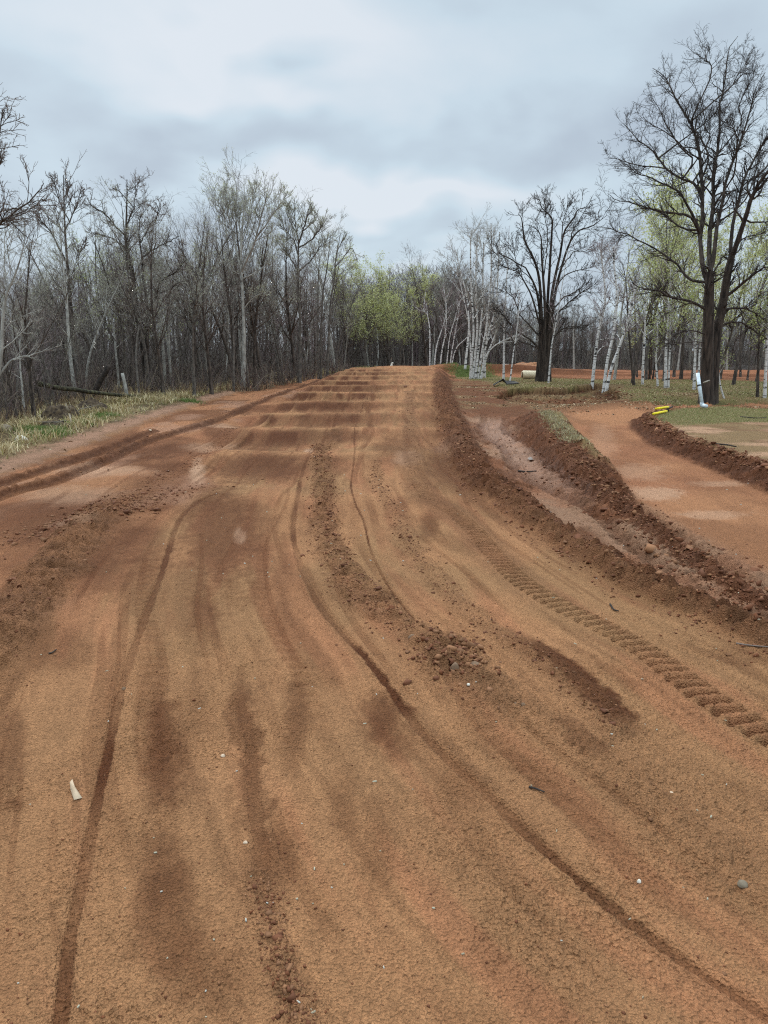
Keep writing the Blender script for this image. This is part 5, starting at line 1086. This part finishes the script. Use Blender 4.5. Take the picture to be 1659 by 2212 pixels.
# far mass of the wood: one object each
def low_tree(g):
    H = 10; K = 6; z = np.linspace(-.3, H, K); P = np.stack([np.cumsum(g.normal(size=K)*.12), np.cumsum(g.normal(size=K)*.12), z], -1)[None]
    tt = np.linspace(0, 1, K); Rr = (.085*(1-tt)+.01)[None]
    L1, r1 = grow(P, Rr, g, 17, .26, 38, 4, .12, .12, .5, .011, .2, 1, .5); L2, r2 = grow(L1, r1, g, 7, .45, 40, 3, .15, .08, .7, .0065, .1, 1, .3)
    return merge([tubes(P, Rr, 4), tubes(L1, r1, 3), tubes(L2, r2, 3)])
g = np.random.default_rng(5); LOW = [low_tree(g) for _ in range(8)]
def mass(name, label, n, x0, x1, dmin, dmax, drop, cols, hs=1., wide=False):
    Vs = []; Fs = []; Cs = []; o = 0
    PX = x0+(x1-x0)*rng.random(n); DD = np.interp(PX, FRONT_X, FRONT_D)+dmin+(dmax-dmin)*rng.random(n)
    XX = (PX-CX)/(F*cp+0)*DD; XX = np.array([at_depth(a, 760, b)[0] for a, b in zip(PX, DD)]); ZZ = gza(XX, DD)
    for px, d, x, z in zip(PX, DD, XX, ZZ):
        v, f = LOW[int(rng.integers(8))]; top = np.interp(px, SKX, SKY)+drop+45*rng.random(); h = max(3, CAMH+(750-top)*d/F-z)*hs; wd_ = 1.25 if px > 760 else 1.
        a = rng.random()*6.28; c, s = math.cos(a), math.sin(a); k = h/10
        V = np.stack([(v[:, 0]*c-v[:, 1]*s)*k*wd_+x, (v[:, 0]*s+v[:, 1]*c)*k*wd_+d, v[:, 2]*k+z], -1)
        Vs.append(V); Fs.append(f+o); o += len(V); cc = cols[int(rng.integers(len(cols)))]*(.8+.4*rng.random())
        Cs.append(np.tile(cc, (len(V), 1)))
    link(name, np_mesh(name, np.concatenate(Vs), np.concatenate(Fs), None, M['vcol'], np.concatenate(Cs)), kind='stuff', label=label)
DKC = [lin(94, 86, 80), lin(106, 97, 90), lin(80, 72, 66), lin(130, 123, 112), lin(104, 89, 88)]
mass('dense_wood', 'deep mass of bare trees inside the left wood', 430, -260, 770, 14, 95, 30, DKC)
mass('dense_wood', 'mass of bare trees beyond the end of the jumps', 300, 730, 1080, 6, 60, 6, DKC)
mass('dense_wood', 'far bare wood behind the field at right', 900, 1000, 2000, 6, 55, 0, DKC)
# brush
def shrubs(name, label, X, Y, h, cols, stems=9, seed=1):
    g = np.random.default_rng(seed); n = len(X); Z = gza(X, Y)
    N = n*stems; bx = np.repeat(X, stems)+g.normal(size=N)*.15; by = np.repeat(Y, stems)+g.normal(size=N)*.15; bz = np.repeat(Z, stems)-.05
    hh = np.repeat(h*(.35+.8*g.random(n)), stems)*(.5+.6*g.random(N)); dr = unit(np.stack([g.normal(size=N)*.35, g.normal(size=N)*.35, np.ones(N)], -1))
    P = np.zeros((N, 4, 3)); P[:, 0] = np.stack([bx, by, bz], -1)
    for k in range(1, 4): dr = unit(dr+g.normal(size=(N, 3))*.14); P[:, k] = P[:, k-1]+dr*(hh/3)[:, None]
    w = .006+.00022*by; Rr = w[:, None]*np.array([1.3, 1, .7, .3])[None]
    L1, r1 = grow(P, Rr, g, 4, .4, 38, 3, .15, .1, .7, .003, .2, 1, .3); r1 = np.maximum(r1, .0035+0*r1)
    v1, f1 = tubes(P, Rr, 3); v2, f2 = tubes(L1, r1, 3); V, Fq = merge([(v1, f1), (v2, f2)])
    cc = np.array(cols)[(np.arange(len(V))//37) % len(cols)]
    link(name, np_mesh(name, V, Fq, None, M['vcol'], cc), kind='stuff', label=label)
BR = [lin(92, 82, 74), lin(104, 88, 82), lin(80, 70, 62), lin(132, 118, 100), lin(98, 82, 80)]
n = 560; PX = -120+880*rng.random(n); DD = np.interp(PX, FRONT_X, FRONT_D)-1.5+26*rng.random(n)**1.3; XX = (PX-CX)/F*DD/1.0
shrubs('brush_thicket', 'tangled bare brush along the left wood edge', XX*1.0, DD, 1.9, BR, 8, 2)
n = 260; PX = -100+860*rng.random(n); DD = np.interp(PX, FRONT_X, FRONT_D)-2.2+2.5*rng.random(n); shrubs('dry_weeds', 'reddish dry weeds at the foot of the left wood', (PX-CX)/F*DD, DD, .6, [lin(136, 114, 88), lin(150, 128, 98), lin(120, 94, 74)], 7, 3)
n = 1300; PX = -120+880*rng.random(n); DD = np.interp(PX, FRONT_X, FRONT_D)+6+50*rng.random(n); shrubs('sapling_thicket', 'tall thin bare saplings filling the depth of the left wood', (PX-CX)/F*DD, DD, 5.0, DKC, 5, 6)
n = 900; PX = 740+1100*rng.random(n); DD = np.interp(PX, FRONT_X, FRONT_D)+8+50*rng.random(n); shrubs('far_thicket', 'tall thin saplings filling the far wood', (PX-CX)/F*DD, DD, 5.0, DKC, 6, 7)
n = 700; PX = 740+1000*rng.random(n); DD = np.interp(PX, FRONT_X, FRONT_D)-2+12*rng.random(n); shrubs('far_brush', 'low bare brush along the foot of the far wood', (PX-CX)/F*DD, DD, 1.3, [c*1.15 for c in BR], 6, 4)

# ------------------------------------------------------------------ sky, light
world = bpy.data.worlds.new('World'); sc.world = world; world.use_nodes = True; nt = world.node_tree; nt.nodes.clear()
out = nt.nodes.new('ShaderNodeOutputWorld'); bg = nt.nodes.new('ShaderNodeBackground')
SUN_EL, SUN_AZ = R(40), R(-28)
sky = nt.nodes.new('ShaderNodeTexSky'); sky.sky_type = 'NISHITA'; sky.sun_disc = False; sky.sun_elevation = SUN_EL; sky.sun_rotation = SUN_AZ
def math_(op, a, b=None, c=None):
    n = nt.nodes.new('ShaderNodeMath'); n.operation = op
    for i, v in enumerate((a, b, c)):
        if v is None: continue
        if isinstance(v, (int, float)): n.inputs[i].default_value = v
        else: nt.links.new(v, n.inputs[i])
    return n.outputs[0]
tc = nt.nodes.new('ShaderNodeTexCoord'); sx = nt.nodes.new('ShaderNodeSeparateXYZ'); nt.links.new(tc.outputs['Generated'], sx.inputs[0])
x, y, z = sx.outputs
zz = math_('ADD', math_('MAXIMUM', z, 0.0), .38)
cx_ = math_('DIVIDE', x, zz); cy_ = math_('DIVIDE', y, zz)
cb = nt.nodes.new('ShaderNodeCombineXYZ'); nt.links.new(cx_, cb.inputs[0]); nt.links.new(cy_, cb.inputs[1])
def wn(scale, det, off, dist=.4):
    m = nt.nodes.new('ShaderNodeMapping'); m.inputs['Location'].default_value = off; nt.links.new(cb.outputs[0], m.inputs[0])
    t = nt.nodes.new('ShaderNodeTexNoise'); t.inputs['Scale'].default_value = scale; t.inputs['Detail'].default_value = det; t.inputs['Roughness'].default_value = .5; t.inputs['Distortion'].default_value = dist
    nt.links.new(m.outputs[0], t.inputs['Vector']); return t.outputs['Fac']
n1 = wn(1.1, 4, (3.3, 1.2, 0), .1); n2 = wn(3.4, 6, (8.1, 2.2, 4), .3); n3 = wn(2.4, 3, (1, 9, 2), .2)
az = math_('ARCTAN2', x, y); el = math_('ARCSINE', z)
azw = math_('ADD', az, math_('MULTIPLY', math_('SUBTRACT', n1, .5), .5)); elw = math_('ADD', el, math_('MULTIPLY', math_('SUBTRACT', n3, .5), .3))
fac = math_('ADD', math_('MULTIPLY', math_('SUBTRACT', n1, .5), 1.0), math_('MULTIPLY', math_('SUBTRACT', n2, .5), .8)); fac = math_('ADD', fac, .56)
def spot(px, py, wa, we, amp):
    global fac
    r = ray(px, py); r = r/np.linalg.norm(r); a0 = math.atan2(r[0], r[1]); e0 = math.asin(r[2])
    q = math_('ADD', math_('POWER', math_('ABSOLUTE', math_('DIVIDE', math_('SUBTRACT', azw, a0), wa)), 2.), math_('POWER', math_('ABSOLUTE', math_('DIVIDE', math_('SUBTRACT', elw, e0), we)), 2.))
    fac = math_('ADD', fac, math_('MULTIPLY', math_('EXPONENT', math_('MULTIPLY', q, -1.)), amp))
for s in ((860, 430, .15, .04, .55), (560, 170, .16, .035, .4), (120, 60, .2, .07, .25), (950, 120, .3, .06, .25), (830, 590, .12, .02, .25), (400, 290, .3, .05, -.2), (980, 280, .25, .06, -.2), (1300, 100, .2, .1, -.1), (1000, 520, .2, .03, -.25), (1250, 400, .2, .05, .12), (200, 400, .25, .04, .05)): spot(*s)
rp_ = nt.nodes.new('ShaderNodeValToRGB'); e_ = rp_.color_ramp.elements; e_[0].position = .0; e_[0].color = (*lin(174, 187, 203), 1); e_[1].position = 1.; e_[1].color = (*lin(224, 232, 240), 1)
q_ = e_.new(.35); q_.color = (*lin(186, 200, 214), 1); q_ = e_.new(.62); q_.color = (*lin(203, 220, 232), 1)
nt.links.new(fac, rp_.inputs[0])
boost = nt.nodes.new('ShaderNodeMapRange'); boost.interpolation_type = 'SMOOTHSTEP'; boost.inputs['From Min'].default_value = .36; boost.inputs['From Max'].default_value = .85; boost.inputs['To Min'].default_value = 1.; boost.inputs['To Max'].default_value = 3.6
nt.links.new(z, boost.inputs[0])
vm = nt.nodes.new('ShaderNodeVectorMath'); vm.operation = 'SCALE'; nt.links.new(rp_.outputs[0], vm.inputs[0]); nt.links.new(boost.outputs[0], vm.inputs['Scale'])
vs = nt.nodes.new('ShaderNodeVectorMath'); vs.operation = 'SCALE'; nt.links.new(sky.outputs[0], vs.inputs[0]); vs.inputs['Scale'].default_value = .1
mx = nt.nodes.new('ShaderNodeMix'); mx.data_type = 'RGBA'; mx.inputs[0].default_value = .94; nt.links.new(vs.outputs[0], mx.inputs[6]); nt.links.new(vm.outputs[0], mx.inputs[7])
nt.links.new(mx.outputs[2], bg.inputs[0]); bg.inputs[1].default_value = 1.0; nt.links.new(bg.outputs[0], out.inputs[0])
ld = bpy.data.lights.new('sun', 'SUN'); ld.energy = 1.5; ld.angle = R(11); ld.color = (1, .94, .86)
lo = bpy.data.objects.new('sun', ld); col.objects.link(lo)
dv = Vector((math.sin(SUN_AZ)*math.cos(SUN_EL), math.cos(SUN_AZ)*math.cos(SUN_EL), math.sin(SUN_EL))); lo.rotation_euler = dv.to_track_quat('Z', 'Y').to_euler(); lo.location = (0, 0, 40)
sc.view_settings.view_transform = 'Standard'; sc.view_settings.look = 'None'; sc.view_settings.exposure = 0; sc.view_settings.gamma = 1
sc.cycles.max_bounces = 5; sc.cycles.diffuse_bounces = 3; sc.cycles.glossy_bounces = 2; sc.cycles.transmission_bounces = 2; sc.cycles.use_adaptive_sampling = True; sc.cycles.adaptive_threshold = .02
sc.cycles.use_denoising = False; sc.cycles.pixel_filter_type = 'BLACKMAN_HARRIS'; sc.cycles.filter_width = 1.15
